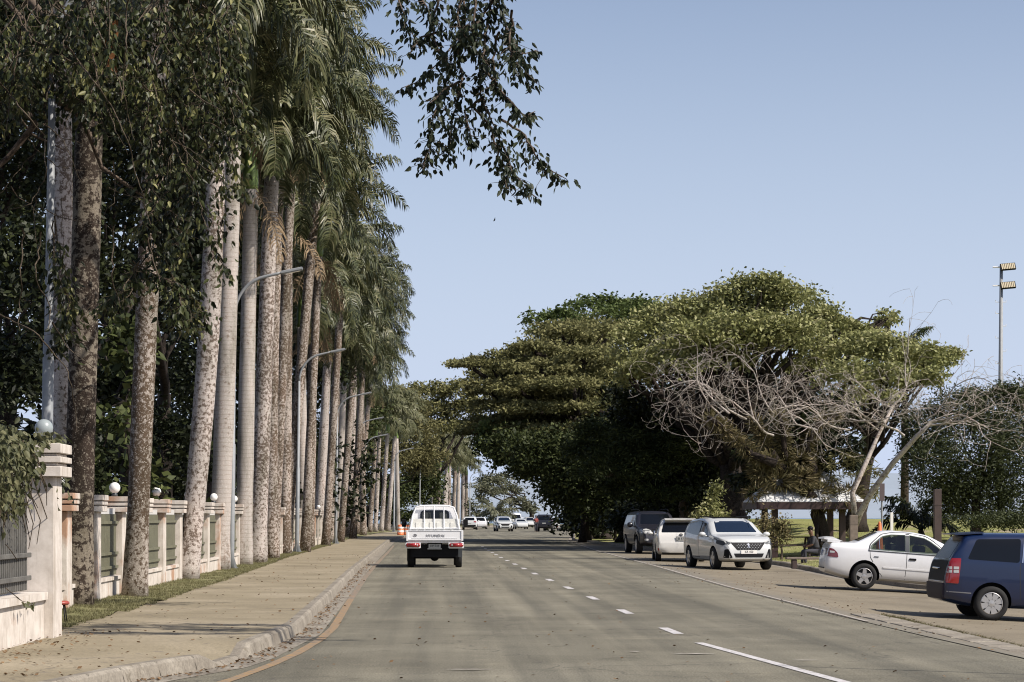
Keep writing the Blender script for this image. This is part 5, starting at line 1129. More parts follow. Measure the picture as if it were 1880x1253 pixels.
# ------------------------------------------------------------------ vehicles (local x forward, y to the vehicle's left, z up, x measured from the rear bumper, shifted by x0)
def ev_mesh(o):
    dg = bpy.context.evaluated_depsgraph_get(); me = bpy.data.meshes.new_from_object(o.evaluated_get(dg)); return me
def shell(name, L, top, belt, bot, plan, mats, parent, wheels, wr, hw_, tumble=.34, roofr=.10, xo=0, bumpers=None, sub=1, side=.012, holes=()):
    xs = sorted(set([round(p[0], 3) for p in top] + [round(lerp(0, L, i / 26), 3) for i in range(27)]))
    V = []; nv = 13
    for x in xs:
        zt = interp(x, top); zb = interp(x, bot); w_ = interp(x, plan); zl = min(interp(x, belt), zt - .03); h = zt - zl
        k = min(1, h / .35); wb = w_ * .985
        ins = tumble * h; wt = wb - .015 - ins
        H_ = zl - zb
        half = [(0, zb), (w_ * .80, zb), (w_ * .96, zb + .05), (w_ * .985, zb + H_ * .25), (w_, zb + H_ * .55), (w_ * .992, zb + H_ * .82), (wb, zl), (wb - .02 - ins * .12, zl + h * .22), (wb - .02 - ins * .60, zl + h * .62), (wt, zt - max(.02, roofr * k) * .75), (wt - .06 - .05 * k, zt - .02), (wt * .5, zt - .004), (0, zt)]
        V += [(x - xo, y, z) for y, z in half]
    n = len(xs); Fc = []
    for i in range(n - 1):
        for j in range(nv - 1): a = i * nv + j; Fc.append((a, a + 1, a + nv + 1, a + nv))
    Fc.append(tuple(range(nv))[::-1]); Fc.append(tuple(range((n - 1) * nv, n * nv)))
    bm = bmesh.new(); vs = [bm.verts.new(v) for v in V]
    for f in Fc: bm.faces.new([vs[i] for i in f])
    g = bmesh.ops.duplicate(bm, geom=bm.verts[:] + bm.edges[:] + bm.faces[:])
    dv = [e for e in g['geom'] if isinstance(e, bmesh.types.BMVert)]; df = [e for e in g['geom'] if isinstance(e, bmesh.types.BMFace)]
    for v in dv: v.co.y *= -1
    bmesh.ops.reverse_faces(bm, faces=df)
    bmesh.ops.remove_doubles(bm, verts=bm.verts[:], dist=.0005)
    bmesh.ops.recalc_face_normals(bm, faces=bm.faces[:])
    me = bpy.data.meshes.new(name); bm.to_mesh(me); bm.free()
    me.shade_smooth()
    tmp = bpy.data.objects.new('tmp', me); COL.objects.link(tmp)
    me.materials.append(mats[0]); me.materials.append(M_black)
    s = tmp.modifiers.new('s', 'SUBSURF'); s.levels = sub; s.render_levels = sub
    cutters = []
    for wx in wheels:
        for sd in (-1, 1):
            g2 = MB(); g2.lathe([(0, -.21), (wr, -.21), (wr, .21), (0, .21)], 28, (wx - xo, sd * (hw_ - .05), 0.0 + wr - .045 + 0), 'Y')
            cm = g2.mesh('c'); b2 = bmesh.new(); b2.from_mesh(cm); bmesh.ops.remove_doubles(b2, verts=b2.verts[:], dist=.0005); bmesh.ops.recalc_face_normals(b2, faces=b2.faces[:]); b2.to_mesh(cm); b2.free(); cm.materials.append(M_black)
            co = bpy.data.objects.new('cut', cm); COL.objects.link(co); cutters.append(co)
            b = tmp.modifiers.new('b', 'BOOLEAN'); b.operation = 'DIFFERENCE'; b.object = co; b.solver = 'EXACT'; b.material_mode = 'TRANSFER'
    for hp in holes:
        g2 = MB(); g2.prism([(a - xo, b) for a, b in hp], -1.2, 1.2); cm = g2.mesh('c'); b2 = bmesh.new(); b2.from_mesh(cm); bmesh.ops.recalc_face_normals(b2, faces=b2.faces[:]); b2.to_mesh(cm); b2.free(); cm.materials.append(M_black)
        co = bpy.data.objects.new('cut', cm); COL.objects.link(co); cutters.append(co)
        b = tmp.modifiers.new('b', 'BOOLEAN'); b.operation = 'DIFFERENCE'; b.object = co; b.solver = 'EXACT'; b.material_mode = 'TRANSFER'
    bpy.context.view_layer.update()
    out = ev_mesh(tmp); out.name = name
    for c in cutters: bpy.data.objects.remove(c)
    bpy.data.objects.remove(tmp)
    o = bpy.data.objects.new(name, out); COL.objects.link(o); o.parent = parent
    out.shade_smooth(); out.set_sharp_from_angle(angle=R(32))
    bm = bmesh.new(); bm.from_mesh(out); bv = BVHTree.FromBMesh(bm); bm.free()
    return o, bv
def rnd(poly, r=.04, n=4):
    "round the corners of a polygon"
    out = []; m = len(poly)
    for i in range(m):
        p = Vector((*poly[i], 0)); a = Vector((*poly[i - 1], 0)); b = Vector((*poly[(i + 1) % m], 0))
        la, lb = (a - p).length, (b - p).length; ra = min(r, la * .45); rb = min(r, lb * .45); s = p + (a - p).normalized() * ra; e = p + (b - p).normalized() * rb
        for k in range(n + 1):
            t = k / n; q = s.lerp(p, t).lerp(p.lerp(e, t), t); out.append((q.x, q.y))
    return out
def decal(name, bv, poly, ax, mat, parent, off=.006, step=.08, xo=0, thick=.012, sharp=False):
    bm = bmesh.new(); f = bm.faces.new([bm.verts.new((a, b, 0)) for a, b in poly])
    for k in (0, 1):
        lo = min(p[k] for p in poly); hi = max(p[k] for p in poly); c = lo + step
        while c < hi - .004:
            no = (1, 0, 0) if k == 0 else (0, 1, 0); co = (c, 0, 0) if k == 0 else (0, c, 0)
            bmesh.ops.bisect_plane(bm, geom=bm.verts[:] + bm.edges[:] + bm.faces[:], plane_co=co, plane_no=no, dist=.0005); c += step
    bmesh.ops.triangulate(bm, faces=[q for q in bm.faces if len(q.verts) > 4])
    for v in bm.verts:
        a, b = v.co.x, v.co.y
        if ax == 'L': o_, d = Vector((a - xo, 3, b)), Vector((0, -1, 0))
        elif ax == 'R': o_, d = Vector((a - xo, -3, b)), Vector((0, 1, 0))
        elif ax == 'F': o_, d = Vector((6, a, b)), Vector((-1, 0, 0))
        elif ax == 'B': o_, d = Vector((-6, a, b)), Vector((1, 0, 0))
        else: o_, d = Vector((a - xo, b, 4)), Vector((0, 0, -1))
        h = bv.ray_cast(o_, d)
        if h[0] is None:
            h = bv.find_nearest(o_ + d * 2.2)
        v.co = h[0] - d * off
        v.normal = -d
    d0 = {'L': (0, 1, 0), 'R': (0, -1, 0), 'F': (1, 0, 0), 'B': (-1, 0, 0), 'T': (0, 0, 1)}[ax]; d0 = Vector(d0)
    bm.normal_update()
    if sum(f.normal.dot(d0) for f in bm.faces) < 0: bmesh.ops.reverse_faces(bm, faces=bm.faces[:])
    be = [e for e in bm.edges if e.is_boundary]; r = bmesh.ops.extrude_edge_only(bm, edges=be)
    for v in [q for q in r['geom'] if isinstance(q, bmesh.types.BMVert)]: v.co -= d0 * (off + thick)
    me = bpy.data.meshes.new(name); bm.to_mesh(me); bm.free(); me.shade_smooth(); me.set_sharp_from_angle(angle=R(40))
    return link(name, me, mat, parent)
def wheel(parent, x, y, r, wd, spokes, rim, name='wheel', style=5):
    s = 1 if y > 0 else -1; g = MB()
    g.lathe([(r * .62, -wd / 2), (r * .93, -wd / 2), (r, -wd / 2 + .03), (r, wd / 2 - .03), (r * .93, wd / 2), (r * .68, wd / 2 + .004), (r * .64, wd / 2 - .02)], 36, (x, y, r), 'Y') if s > 0 else \
        g.lathe([(r * .62, wd / 2), (r * .93, wd / 2), (r, wd / 2 - .03), (r, -wd / 2 + .03), (r * .93, -wd / 2), (r * .68, -wd / 2 - .004), (r * .64, -wd / 2 + .02)], 36, (x, y, r), 'Y')
    w_ = g.build(name, M_rubber, parent, True)
    e = s * wd / 2
    g = MB(); g.lathe([(0, e - s * .07), (r * .66, e - s * .07)], 24, (x, y, r), 'Y'); g.build('brake_disc', M_alloydark, w_)
    g = MB(); g.lathe([(r * .66, e - s * .07), (r * .66, e - s * .004), (r * .62, e + s * .002), (r * .60, e - s * .03)], 32, (x, y, r), 'Y')
    c = Vector((x, y + e - s * .018, r))
    for k in range(spokes):
        a = 2 * math.pi * k / spokes + .3; M = Matrix.Rotation(-a, 3, 'Y'); wi, wo = (.055, .036) if style == 5 else (.03, .058)
        wi *= r / .3; wo *= r / .3
        poly = [(r * .12, -wi), (r * .63, -wo), (r * .63, wo), (r * .12, wi)]
        vs = [c + M @ Vector((p[0], s * .012, p[1])) for p in poly] + [c + M @ Vector((p[0], -s * .03, p[1])) for p in poly]
        g.add(vs, [(0, 1, 2, 3), (7, 6, 5, 4), (0, 4, 5, 1), (1, 5, 6, 2), (2, 6, 7, 3), (3, 7, 4, 0)])
    g.lathe([(r * .2, e - s * .03), (r * .19, e - s * .002), (0, e + s * .003)], 16, (x, y, r), 'Y')
    g.build('rim', rim, w_, True, angle=35)
    return w_
def text(parent, s, size, mat, loc, rot, name='lettering', ext=.004, sx=1.0, spacing=1.0):
    cu = bpy.data.curves.new(name, 'FONT'); cu.body = s; cu.size = size; cu.align_x = 'CENTER'; cu.align_y = 'CENTER'; cu.extrude = ext; cu.space_character = spacing; cu.resolution_u = 2
    tmp = bpy.data.objects.new('t', cu); COL.objects.link(tmp); bpy.context.view_layer.update(); me = ev_mesh(tmp); bpy.data.objects.remove(tmp)
    o = link(name, me, mat, parent); o.location = loc; o.rotation_euler = rot; o.scale = (sx, 1, 1); return o
def plate(parent, bv, ax, x, y, z, w_, h, s, mat, frame=None, size=None, tilt=0):
    "plate facing forward (F) or backward (B)"
    sg = 1 if ax == 'F' else -1; g = MB(); M = Matrix.Rotation(-sg * tilt, 3, 'Y')
    c = Vector((x, y, z))
    g.box(c, (.012, w_, h), M=M); p = g.build('number_plate', mat, parent)
    if frame: 
        g = MB(); g.box(c - Vector((sg * .006, 0, 0)), (.014, w_ + .03, h + .03), M=M, bev=.003); g.build('plate_frame', frame, p)
    text(p, s, size or h * .78, M_ink, c + Vector((sg * .009, 0, 0)), (R(90), 0, R(90 * sg)), 'plate_lettering', .002, .9)
    return p
def mirror(parent, x, y, z, mat, s, r=(.09, .12, .08)):
    g = MB(); g.sphere((x, y + s * .1, z), 1, 12, sc=r); g.tube([(x + .05, y - s * .06, z - .06), (x, y + s * .04, z - .03)], .025, 6); return g.build('wing_mirror', mat, parent, True)
def mirrored(poly, xo=None): return [(-a, b) for a, b in poly][::-1]
def both(fn):
    for ax in 'LR': fn(ax)

def place(t, X, Y, yaw, pitch=0, z=None, xo=0):
    t.location = (X, Y, gz(X, Y) if z is None else z); t.rotation_euler = (0, R(pitch), R(yaw))

# ---- white saloon (rear to the left, nose to the right)
def sedan(label, body, detail=True, name='parked_car'):
    t = thing(name, label, 'car', (0, 0, 0)); L = 4.3; xo = .93
    top = [(0, .58), (.03, .74), (.07, .98), (.13, 1.045), (.62, 1.06), (.72, 1.085), (1.18, 1.33), (1.35, 1.375), (1.6, 1.395), (2.1, 1.385), (2.4, 1.34), (2.62, 1.25), (3.22, .99), (3.6, .93), (4.05, .82), (4.24, .70), (4.3, .5)]
    belt = [(0, .93), (.6, .93), (2.9, .90), (3.6, .86), (4.3, .7)]; bot = [(0, .34), (.5, .22), (3.8, .19), (4.3, .3)]
    plan = [(0, .74), (.08, .80), (.4, .84), (2.0, .848), (3.7, .835), (4.1, .77), (4.3, .62)]
    o, bv = shell('body', L, top, belt, bot, plan, [body], t, (.93, 3.39), .36, .845, .36, xo=xo)
    if detail:
        bpy.data.objects.remove(o)
        o, _ = shell('body', L, top, belt, bot, plan, [body], t, (.93, 3.39), .36, .845, .36, xo=xo, holes=([(1.07, .945), (1.10, 1.04), (1.32, 1.235), (1.50, 1.285), (1.84, 1.30), (1.845, .935)], [(1.955, .935), (1.955, 1.30), (2.29, 1.255), (2.43, 1.19), (2.80, .935)]))
        g = MB()
        for (cx, cy) in ((1.62, -.34), (1.62, .34), (2.28, -.36), (2.28, .36)): g.box((cx - xo, cy, 1.0), (.14, .44, .18), bev=.04); g.box((cx - xo, cy, 1.17), (.09, .26, .14), bev=.03)
        g.build('seats', M_cab, t)
    GL = M_seeglass if detail else M_glass
    for ax in 'LR':
        decal('side_window', bv, rnd([(1.02, .925), (1.05, 1.03), (1.30, 1.25), (1.50, 1.30), (1.86, 1.315), (1.87, .915)], .05), ax, GL, t, .005, .09, xo)
        decal('side_window', bv, rnd([(1.93, .915), (1.93, 1.315), (2.30, 1.27), (2.45, 1.20), (2.86, .93), (2.84, .905)], .04), ax, GL, t, .005, .09, xo)
        for s_ in ([(1.00, .90), (1.03, 1.05), (1.28, 1.285), (1.5, 1.335), (1.87, 1.352), (2.32, 1.305), (2.48, 1.225), (2.92, .90), (2.90, .885), (2.0, .89), (1.0, .895)],):
            if not detail: decal('window_trim', bv, rnd(s_, .05), ax, M_steeldark, t, .0015, .09, xo); continue
            rp = rnd(s_, .05); g = MB(); sd = 1 if ax == 'L' else -1; pp = []
            for (a, b) in rp + [rp[0]]:
                h = bv.ray_cast(Vector((a - xo, 3 * sd, b)), Vector((0, -sd, 0)))[0]
                if h is not None: pp.append(h)
            g.tube(pp, .014, 5, cap=False); g.build('window_trim', M_steeldark, t, True)
            decal('centre_pillar', bv, [(1.855, .92), (1.945, .92), (1.945, 1.335), (1.855, 1.335)], ax, M_steeldark, t, .007, .09, xo)
        if detail:
            decal('quarter_bar', bv, [(1.25, .93), (1.262, .93), (1.238, 1.20), (1.226, 1.19)], ax, M_chrome, t, .009, .09, xo)
            decal('door_seam', bv, [(1.875, .28), (1.887, .28), (1.905, .6), (1.90, .905), (1.888, .905), (1.893, .6)], ax, M_seam, t, .002, .08, xo, .004)
            decal('door_seam', bv, [(1.345, .32), (1.357, .32), (1.18, .55), (1.05, .75), (1.03, .9), (1.018, .9), (1.038, .74), (1.17, .54)], ax, M_seam, t, .002, .08, xo, .004)
            decal('rub_strip', bv, [(1.35, .515), (3.0, .50), (3.0, .535), (1.35, .545)], ax, body, t, .012, .2, xo)
            decal('door_handle', bv, rnd([(1.13, .755), (1.24, .755), (1.24, .775), (1.13, .775)], .01), ax, M_steeldark, t, .012, .1, xo)
            decal('door_handle', bv, rnd([(1.95, .735), (2.12, .735), (2.12, .785), (1.95, .785)], .025), ax, M_black, t, .014, .1, xo)
            decal('fuel_stain', bv, rnd([(2.70, .62), (2.78, .60), (2.86, .68), (2.86, .83), (2.82, .84), (2.72, .74)], .04), ax, M_silver, t, .004, .09, xo) if ax == 'R' else None
            decal('sill', bv, [(1.32, .20), (3.02, .20), (3.02, .26), (1.32, .26)], ax, M_steeldark, t, .004, .2, xo)
        decal('tail_light', bv, rnd([(.02, .70), (.30, .69), (.27, .80), (.17, .885), (.02, .90)], .03), ax, M_redd, t, .008, .06, xo)
        decal('turn_signal', bv, rnd([(.03, .79), (.20, .79), (.20, .83), (.03, .84)], .01), ax, M_lens, t, .012, .06, xo)
        decal('headlight', bv, rnd([(3.98, .66), (4.25, .64), (4.25, .74), (3.95, .78)], .03), ax, M_lens, t, .006, .06, xo)
        s = 1 if ax == 'L' else -1
        for wx in (.93, 3.39): wheel(t, wx - xo, s * .765, .298, .19, 5, M_alloy)
        mirror(t, 2.82 - xo, s * .84, .98, body, s, (.07, .09, .06))
    decal('rear_window', bv, rnd([(.76, -.58), (1.20, -.50), (1.20, .50), (.76, .58)], .05), 'T', M_glass, t, .006, .09, xo)
    decal('windscreen', bv, rnd([(2.62, -.50), (3.18, -.62), (3.18, .62), (2.62, .50)], .05), 'T', M_glass, t, .006, .09, xo)
    g = MB(); g.prism([(-.93 - .05, 1.12), (-.93 + .14, 1.155), (-.93 + .34, 1.085), (-.93 + .40, 1.07), (-.93 + .10, 1.07), (-.93 - .05, 1.09)], -.68, .68); g.prism([(-.90, 1.03), (-.60, 1.03), (-.60, 1.09), (-.90, 1.09)], .60, .70); g.prism([(-.90, 1.03), (-.60, 1.03), (-.60, 1.09), (-.90, 1.09)], -.70, -.60)
    g.build('spoiler', body, t, angle=30)
    decal('rear_lamp_band', bv, rnd([(-.62, .72), (.62, .72), (.62, .88), (-.62, .88)], .03), 'B', M_redd, t, .004, .1, xo)
    g = MB(); g.box((-xo - .0, 0, .43), (.03, 1.2, .02)); g.build('bumper_seam', M_seam, t)
    plate(t, bv, 'B', -xo - .02, 0, .58, .37, .11, 'CD 802', M_plateg) if False else None
    return t
s1 = sedan('white saloon with a boot spoiler parked side-on behind the blue wagon', M_white)
place(s1, (1577 - VX) * 55.8 / F, 55.8, -3.5, 4.0, gz(10.2, 55.8) + .02); s1.scale = (1.015, 1.0, 1.05)

M_bumper = plain('dull_dark_bumper', (.022, .017, .026), .6, spec=.25)
# ---- blue wagon at the right edge
def wagon(label, body):
    t = thing('parked_car', label, 'car', (0, 0, 0)); L = 4.6; xo = .88
    top = [(0, .72), (.05, .92), (.10, 1.10), (.42, 1.50), (.36, 1.50), (.44, 1.585), (.8, 1.61), (1.8, 1.63), (2.6, 1.58), (2.95, 1.46), (3.65, 1.06), (4.1, .98), (4.45, .85), (4.58, .65), (4.6, .5)]
    top = sorted(top)
    top = [(0, .70), (.04, .90), (.08, 1.08), (.30, 1.44), (.40, 1.57), (.8, 1.62), (1.8, 1.64), (2.6, 1.58), (2.95, 1.46), (3.65, 1.06), (4.1, .98), (4.45, .85), (4.58, .65), (4.6, .5)]
    belt = [(0, 1.10), (.8, 1.08), (3.3, .98), (4.6, .8)]; bot = [(0, .34), (.35, .26), (.6, .22), (4.1, .2), (4.6, .3)]
    plan = [(0, .77), (.08, .82), (.3, .855), (2, .865), (4, .84), (4.4, .74), (4.6, .6)]
    o, bv = shell('body', L, top, belt, bot, plan, [body], t, (.88, 3.6), .375, .86, .22, roofr=.12, xo=xo)
    for ax in 'LR':
        s = 1 if ax == 'L' else -1
        decal('side_window', bv, rnd([(.42, 1.12), (.60, 1.49), (1.42, 1.52), (1.38, 1.08)], .05), ax, M_glass, t, .005, .09, xo)
        decal('side_window', bv, rnd([(1.56, 1.07), (1.56, 1.49), (2.4, 1.48), (2.4, 1.04)], .04), ax, M_glass, t, .005, .09, xo)
        decal('side_window', bv, rnd([(2.48, 1.04), (2.48, 1.46), (2.8, 1.38), (3.25, 1.03)], .04), ax, M_glass, t, .005, .09, xo)
        decal('pillar_trim', bv, [(1.425, 1.08), (1.445, 1.08), (1.49, 1.53), (1.475, 1.53)], ax, M_chrome, t, .010, .1, xo)
        decal('rain_visor', bv, [(1.51, 1.08), (1.525, 1.08), (1.55, 1.44), (2.4, 1.50), (2.4, 1.55), (1.53, 1.53)], ax, M_steel, t, .012, .1, xo)
        decal('door_seam', bv, [(1.42, .30), (1.43, .30), (1.40, .8), (1.40, 1.07), (1.39, 1.07), (1.388, .8)], ax, M_seam, t, .002, .08, xo, .004)
        decal('door_handle', bv, rnd([(1.50, .90), (1.72, .895), (1.72, .945), (1.50, .95)], .02), ax, M_black, t, .02, .1, xo)
        decal('tail_light', bv, rnd([(.03, .67), (.26, .66), (.30, 1.13), (.10, 1.13), (.03, 1.0)], .02), ax, M_red, t, .010, .05, xo)
        for (a, b) in ((.04, .86), (.165, .86), (.04, .925), (.165, .925)):
            decal('reversing_lens', bv, rnd([(a, b), (a + .095, b), (a + .095, b + .05), (a, b + .05)], .008), ax, M_lens, t, .016, .05, xo)
        decal('side_skirt', bv, [(1.35, .19), (3.15, .19), (3.15, .29), (1.35, .29)], ax, body, t, .02, .3, xo)
        decal('bumper_crease', bv, [(.05, .50), (.50, .48), (.50, .50), (.05, .52)], ax, M_greyink, t, .004, .1, xo, .004)
        decal('headlight', bv, rnd([(4.1, .72), (4.5, .66), (4.48, .78), (4.1, .88)], .03), ax, M_lens, t, .006, .06, xo)
        for wx in (.88, 3.6): wheel(t, wx - xo, s * .775, .315, .2, 8, M_alloy, style=8)
        mirror(t, 3.1 - xo, s * .86, 1.08, body, s)
    decal('rear_window', bv, rnd([(-.66, 1.12), (.66, 1.12), (.58, 1.47), (-.58, 1.47)], .06), 'B', M_glassr, t, .006, .09, xo)
    decal('tailgate_panel', bv, rnd([(-.72, .70), (.72, .70), (.70, 1.08), (-.70, 1.08)], .03), 'B', M_black, t, .003, .09, xo)
    decal('rear_bumper', bv, rnd([(-.74, .36), (.74, .36), (.76, .66), (-.76, .66)], .04), 'B', M_bumper, t, .03, .1, xo)
    plate(t, bv, 'B', -xo - .02, .0, .84, .37, .13, 'FH 236', M_plateg) if False else None
    g = MB(); g.prism([(-xo + .20, 1.575), (-xo + .24, 1.555), (-xo + .75, 1.60), (-xo + .75, 1.63)], -.60, .60); g.build('roof_spoiler', body, t, angle=30)
    g = MB(); g.box((-xo + .005, 0, .93), (.04, .5, .03), bev=.01); g.build('tailgate_handle', M_chrome, t)
    decal('windscreen', bv, rnd([(2.95, -.55), (3.6, -.68), (3.6, .68), (2.95, .55)], .05), 'T', M_glass, t, .006, .09, xo)
    return t
s2 = wagon('dark blue wagon with big red tail lights at the right edge, nearest parked car', M_blue)
place(s2, (1812 - VX) * 44.6 / F - .12, 44.6, -1.0, 1.8, gz(10.7, 44.6) + .0); s2.scale = (1.03, 1.03, 1.035)

# ---- silver SUV facing the camera
def suv(label, body, name='parked_car', detail=True, txt='KR 450', cat='car'):
    t = thing(name, label, cat, (0, 0, 0)); L = 4.64; xo = L / 2
    top = [(0, .78), (.03, 1.0), (.10, 1.18), (.35, 1.5), (.55, 1.60), (1.5, 1.655), (2.2, 1.63), (2.65, 1.53), (3.42, 1.13), (3.6, 1.10), (4.1, 1.05), (4.40, .97), (4.52, .86), (4.60, .70), (4.64, .48)]
    belt = [(0, 1.1), (1, 1.06), (3.3, .98), (4.0, .92), (4.64, .7)]; bot = [(0, .36), (.4, .26), (4.1, .24), (4.64, .30)]
    plan = [(0, .78), (.1, .86), (.4, .91), (2, .92), (3.8, .915), (4.2, .87), (4.5, .74), (4.64, .60)]
    o, bv = shell('body', L, top, belt, bot, plan, [body], t, (.92, 3.76), .40, .92, .26, roofr=.12, xo=xo)
    for ax in 'LR':
        s = 1 if ax == 'L' else -1
        decal('side_window', bv, rnd([(.55, 1.16), (.70, 1.45), (2.0, 1.52), (2.55, 1.44), (3.15, 1.06), (3.1, 1.02), (1.4, 1.09)], .05), ax, M_glass, t, .005, .1, xo)
        decal('pillar_strip', bv, [(2.08, 1.05), (2.16, 1.05), (2.16, 1.5), (2.08, 1.5)], ax, M_black, t, .009, .1, xo)
        decal('door_seam', bv, [(2.12, .35), (2.132, .35), (2.13, 1.04), (2.118, 1.04)], ax, M_seam, t, .002, .08, xo, .004)
        decal('sill_cladding', bv, [(1.36, .25), (3.32, .25), (3.32, .40), (1.36, .40)], ax, M_black, t, .012, .3, xo)
        decal('headlight', bv, rnd([(4.02, .83), (4.42, .76), (4.50, .83), (4.30, .93), (4.05, .95)], .03), ax, M_steeldark, t, .008, .05, xo)
        decal('daytime_light', bv, rnd([(4.05, .94), (4.40, .90), (4.50, .82), (4.49, .85), (4.38, .935), (4.05, .965)], .01), ax, M_lens, t, .014, .05, xo)
        for wx in (.92, 3.76): wheel(t, wx - xo, s * .81, .35, .22, 5, M_alloy)
        mirror(t, 3.05 - xo, s * .95, 1.10, body, s, (.09, .12, .08))
    decal('windscreen', bv, rnd([(-.66, 1.17), (.66, 1.17), (.55, 1.52), (-.55, 1.52)], .05), 'F', M_glassblue, t, .006, .07, xo)
    decal('grille', bv, rnd([(-.52, .83), (.52, .83), (.58, .86), (.38, .60), (-.38, .60), (-.58, .86)][:0] or [(-.56, .86), (-.36, .62), (.36, .62), (.56, .86)], .03), 'F', M_black, t, .008, .06, xo)
    for hx in (-1, 1):
        q = [(hx * .50, .86), (hx * .88, .99), (hx * .86, .90), (hx * .62, .79)]; q = q if hx > 0 else q[::-1]
        decal('headlight', bv, rnd(q, .02), 'F', M_steeldark, t, .010, .05, xo)
        q = [(hx * .50, .875), (hx * .88, 1.005), (hx * .87, .98), (hx * .56, .855)]; q = q if hx > 0 else q[::-1]
        decal('daytime_light', bv, rnd(q, .01), 'F', M_lens, t, .016, .05, xo)
        q = [(hx * .52, .38), (hx * .76, .38), (hx * .74, .64), (hx * .64, .66)]; q = q if hx > 0 else q[::-1]
        decal('fog_lamp_recess', bv, rnd(q, .03), 'F', M_black, t, .008, .06, xo)
    decal('lower_grille', bv, rnd([(-.42, .40), (.42, .40), (.48, .52), (-.48, .52)], .02), 'F', M_black, t, .008, .06, xo)
    decal('skid_plate', bv, rnd([(-.62, .33), (.62, .33), (.66, .365), (-.66, .365)], .01), 'F', M_chrome, t, .02, .08, xo)
    if detail:
        for r_ in range(4):
            for c in range(9):
                y = -.36 + c * .09 + (.045 if r_ % 2 else 0); z = .655 + r_ * .05
                if abs(y) < .36 + r_ * .045: decal('grille_stud', bv, [(y - .015, z - .008), (y + .015, z - .008), (y + .015, z + .008), (y - .015, z + .008)], 'F', M_steel, t, .014, .1, xo)
        # upright beast-shaped badge
        decal('badge', bv, [(-.03, .69), (-.012, .69), (-.008, .74), (.008, .74), (.018, .69), (.034, .69), (.028, .76), (.035, .80), (.02, .835), (-.01, .83), (-.04, .80), (-.035, .785), (-.015, .79)], 'F', M_chrome, t, .018, .1, xo)
        h = bv.ray_cast(Vector((6, 0, .565)), Vector((-1, 0, 0)))[0]
        plate(t, bv, 'F', h.x + .02, .0, .567, .50, .11, txt, M_whitep, None, .10)
        g = MB(); 
        for k in range(3): g.box((L / 2 - .06, -.28 + k * .28, .345), (.06, .2, .02))
        g.build('skid_slots', M_black, t)
    decal('roof_glass', bv, rnd([(1.0, -.48), (2.3, -.50), (2.3, .50), (1.0, .48)], .06), 'T', M_glass, t, .006, .1, xo)
    for s in (-1, 1): g = MB(); g.tube([(-1.4, s * .60, 1.60), (-1.0, s * .615, 1.665), (0, s * .62, 1.675), (.5, s * .60, 1.62)], .016, 6); g.build('roof_rail', M_black, t)
    decal('rear_window', bv, rnd([(-.6, 1.16), (.6, 1.16), (.54, 1.48), (-.54, 1.48)], .05), 'B', M_glass, t, .006, .09, xo)
    for hx in (-1, 1):
        q = [(hx * .48, .92), (hx * .82, .90), (hx * .80, 1.06), (hx * .50, 1.06)]; q = q if hx > 0 else q[::-1]
        decal('tail_light', bv, rnd(q, .02), 'B', M_red, t, .01, .06, xo)
    decal('rear_bumper', bv, rnd([(-.74, .36), (.74, .36), (.76, .60), (-.76, .60)], .04), 'B', M_black, t, .02, .1, xo)
    h = bv.ray_cast(Vector((-6, 0, .8)), Vector((1, 0, 0)))[0]; g = MB(); g.box((h.x - .01, 0, .8), (.012, .4, .11)); g.build('number_plate', M_plateg, t)
    return t
s3 = suv('silver-white SUV with a toothed black grille, parked facing the camera beside the white hatchback', M_silver)
place(s3, 9.32, 73.0, -90 + 9, 0, gz(9.0, 71) + .0)

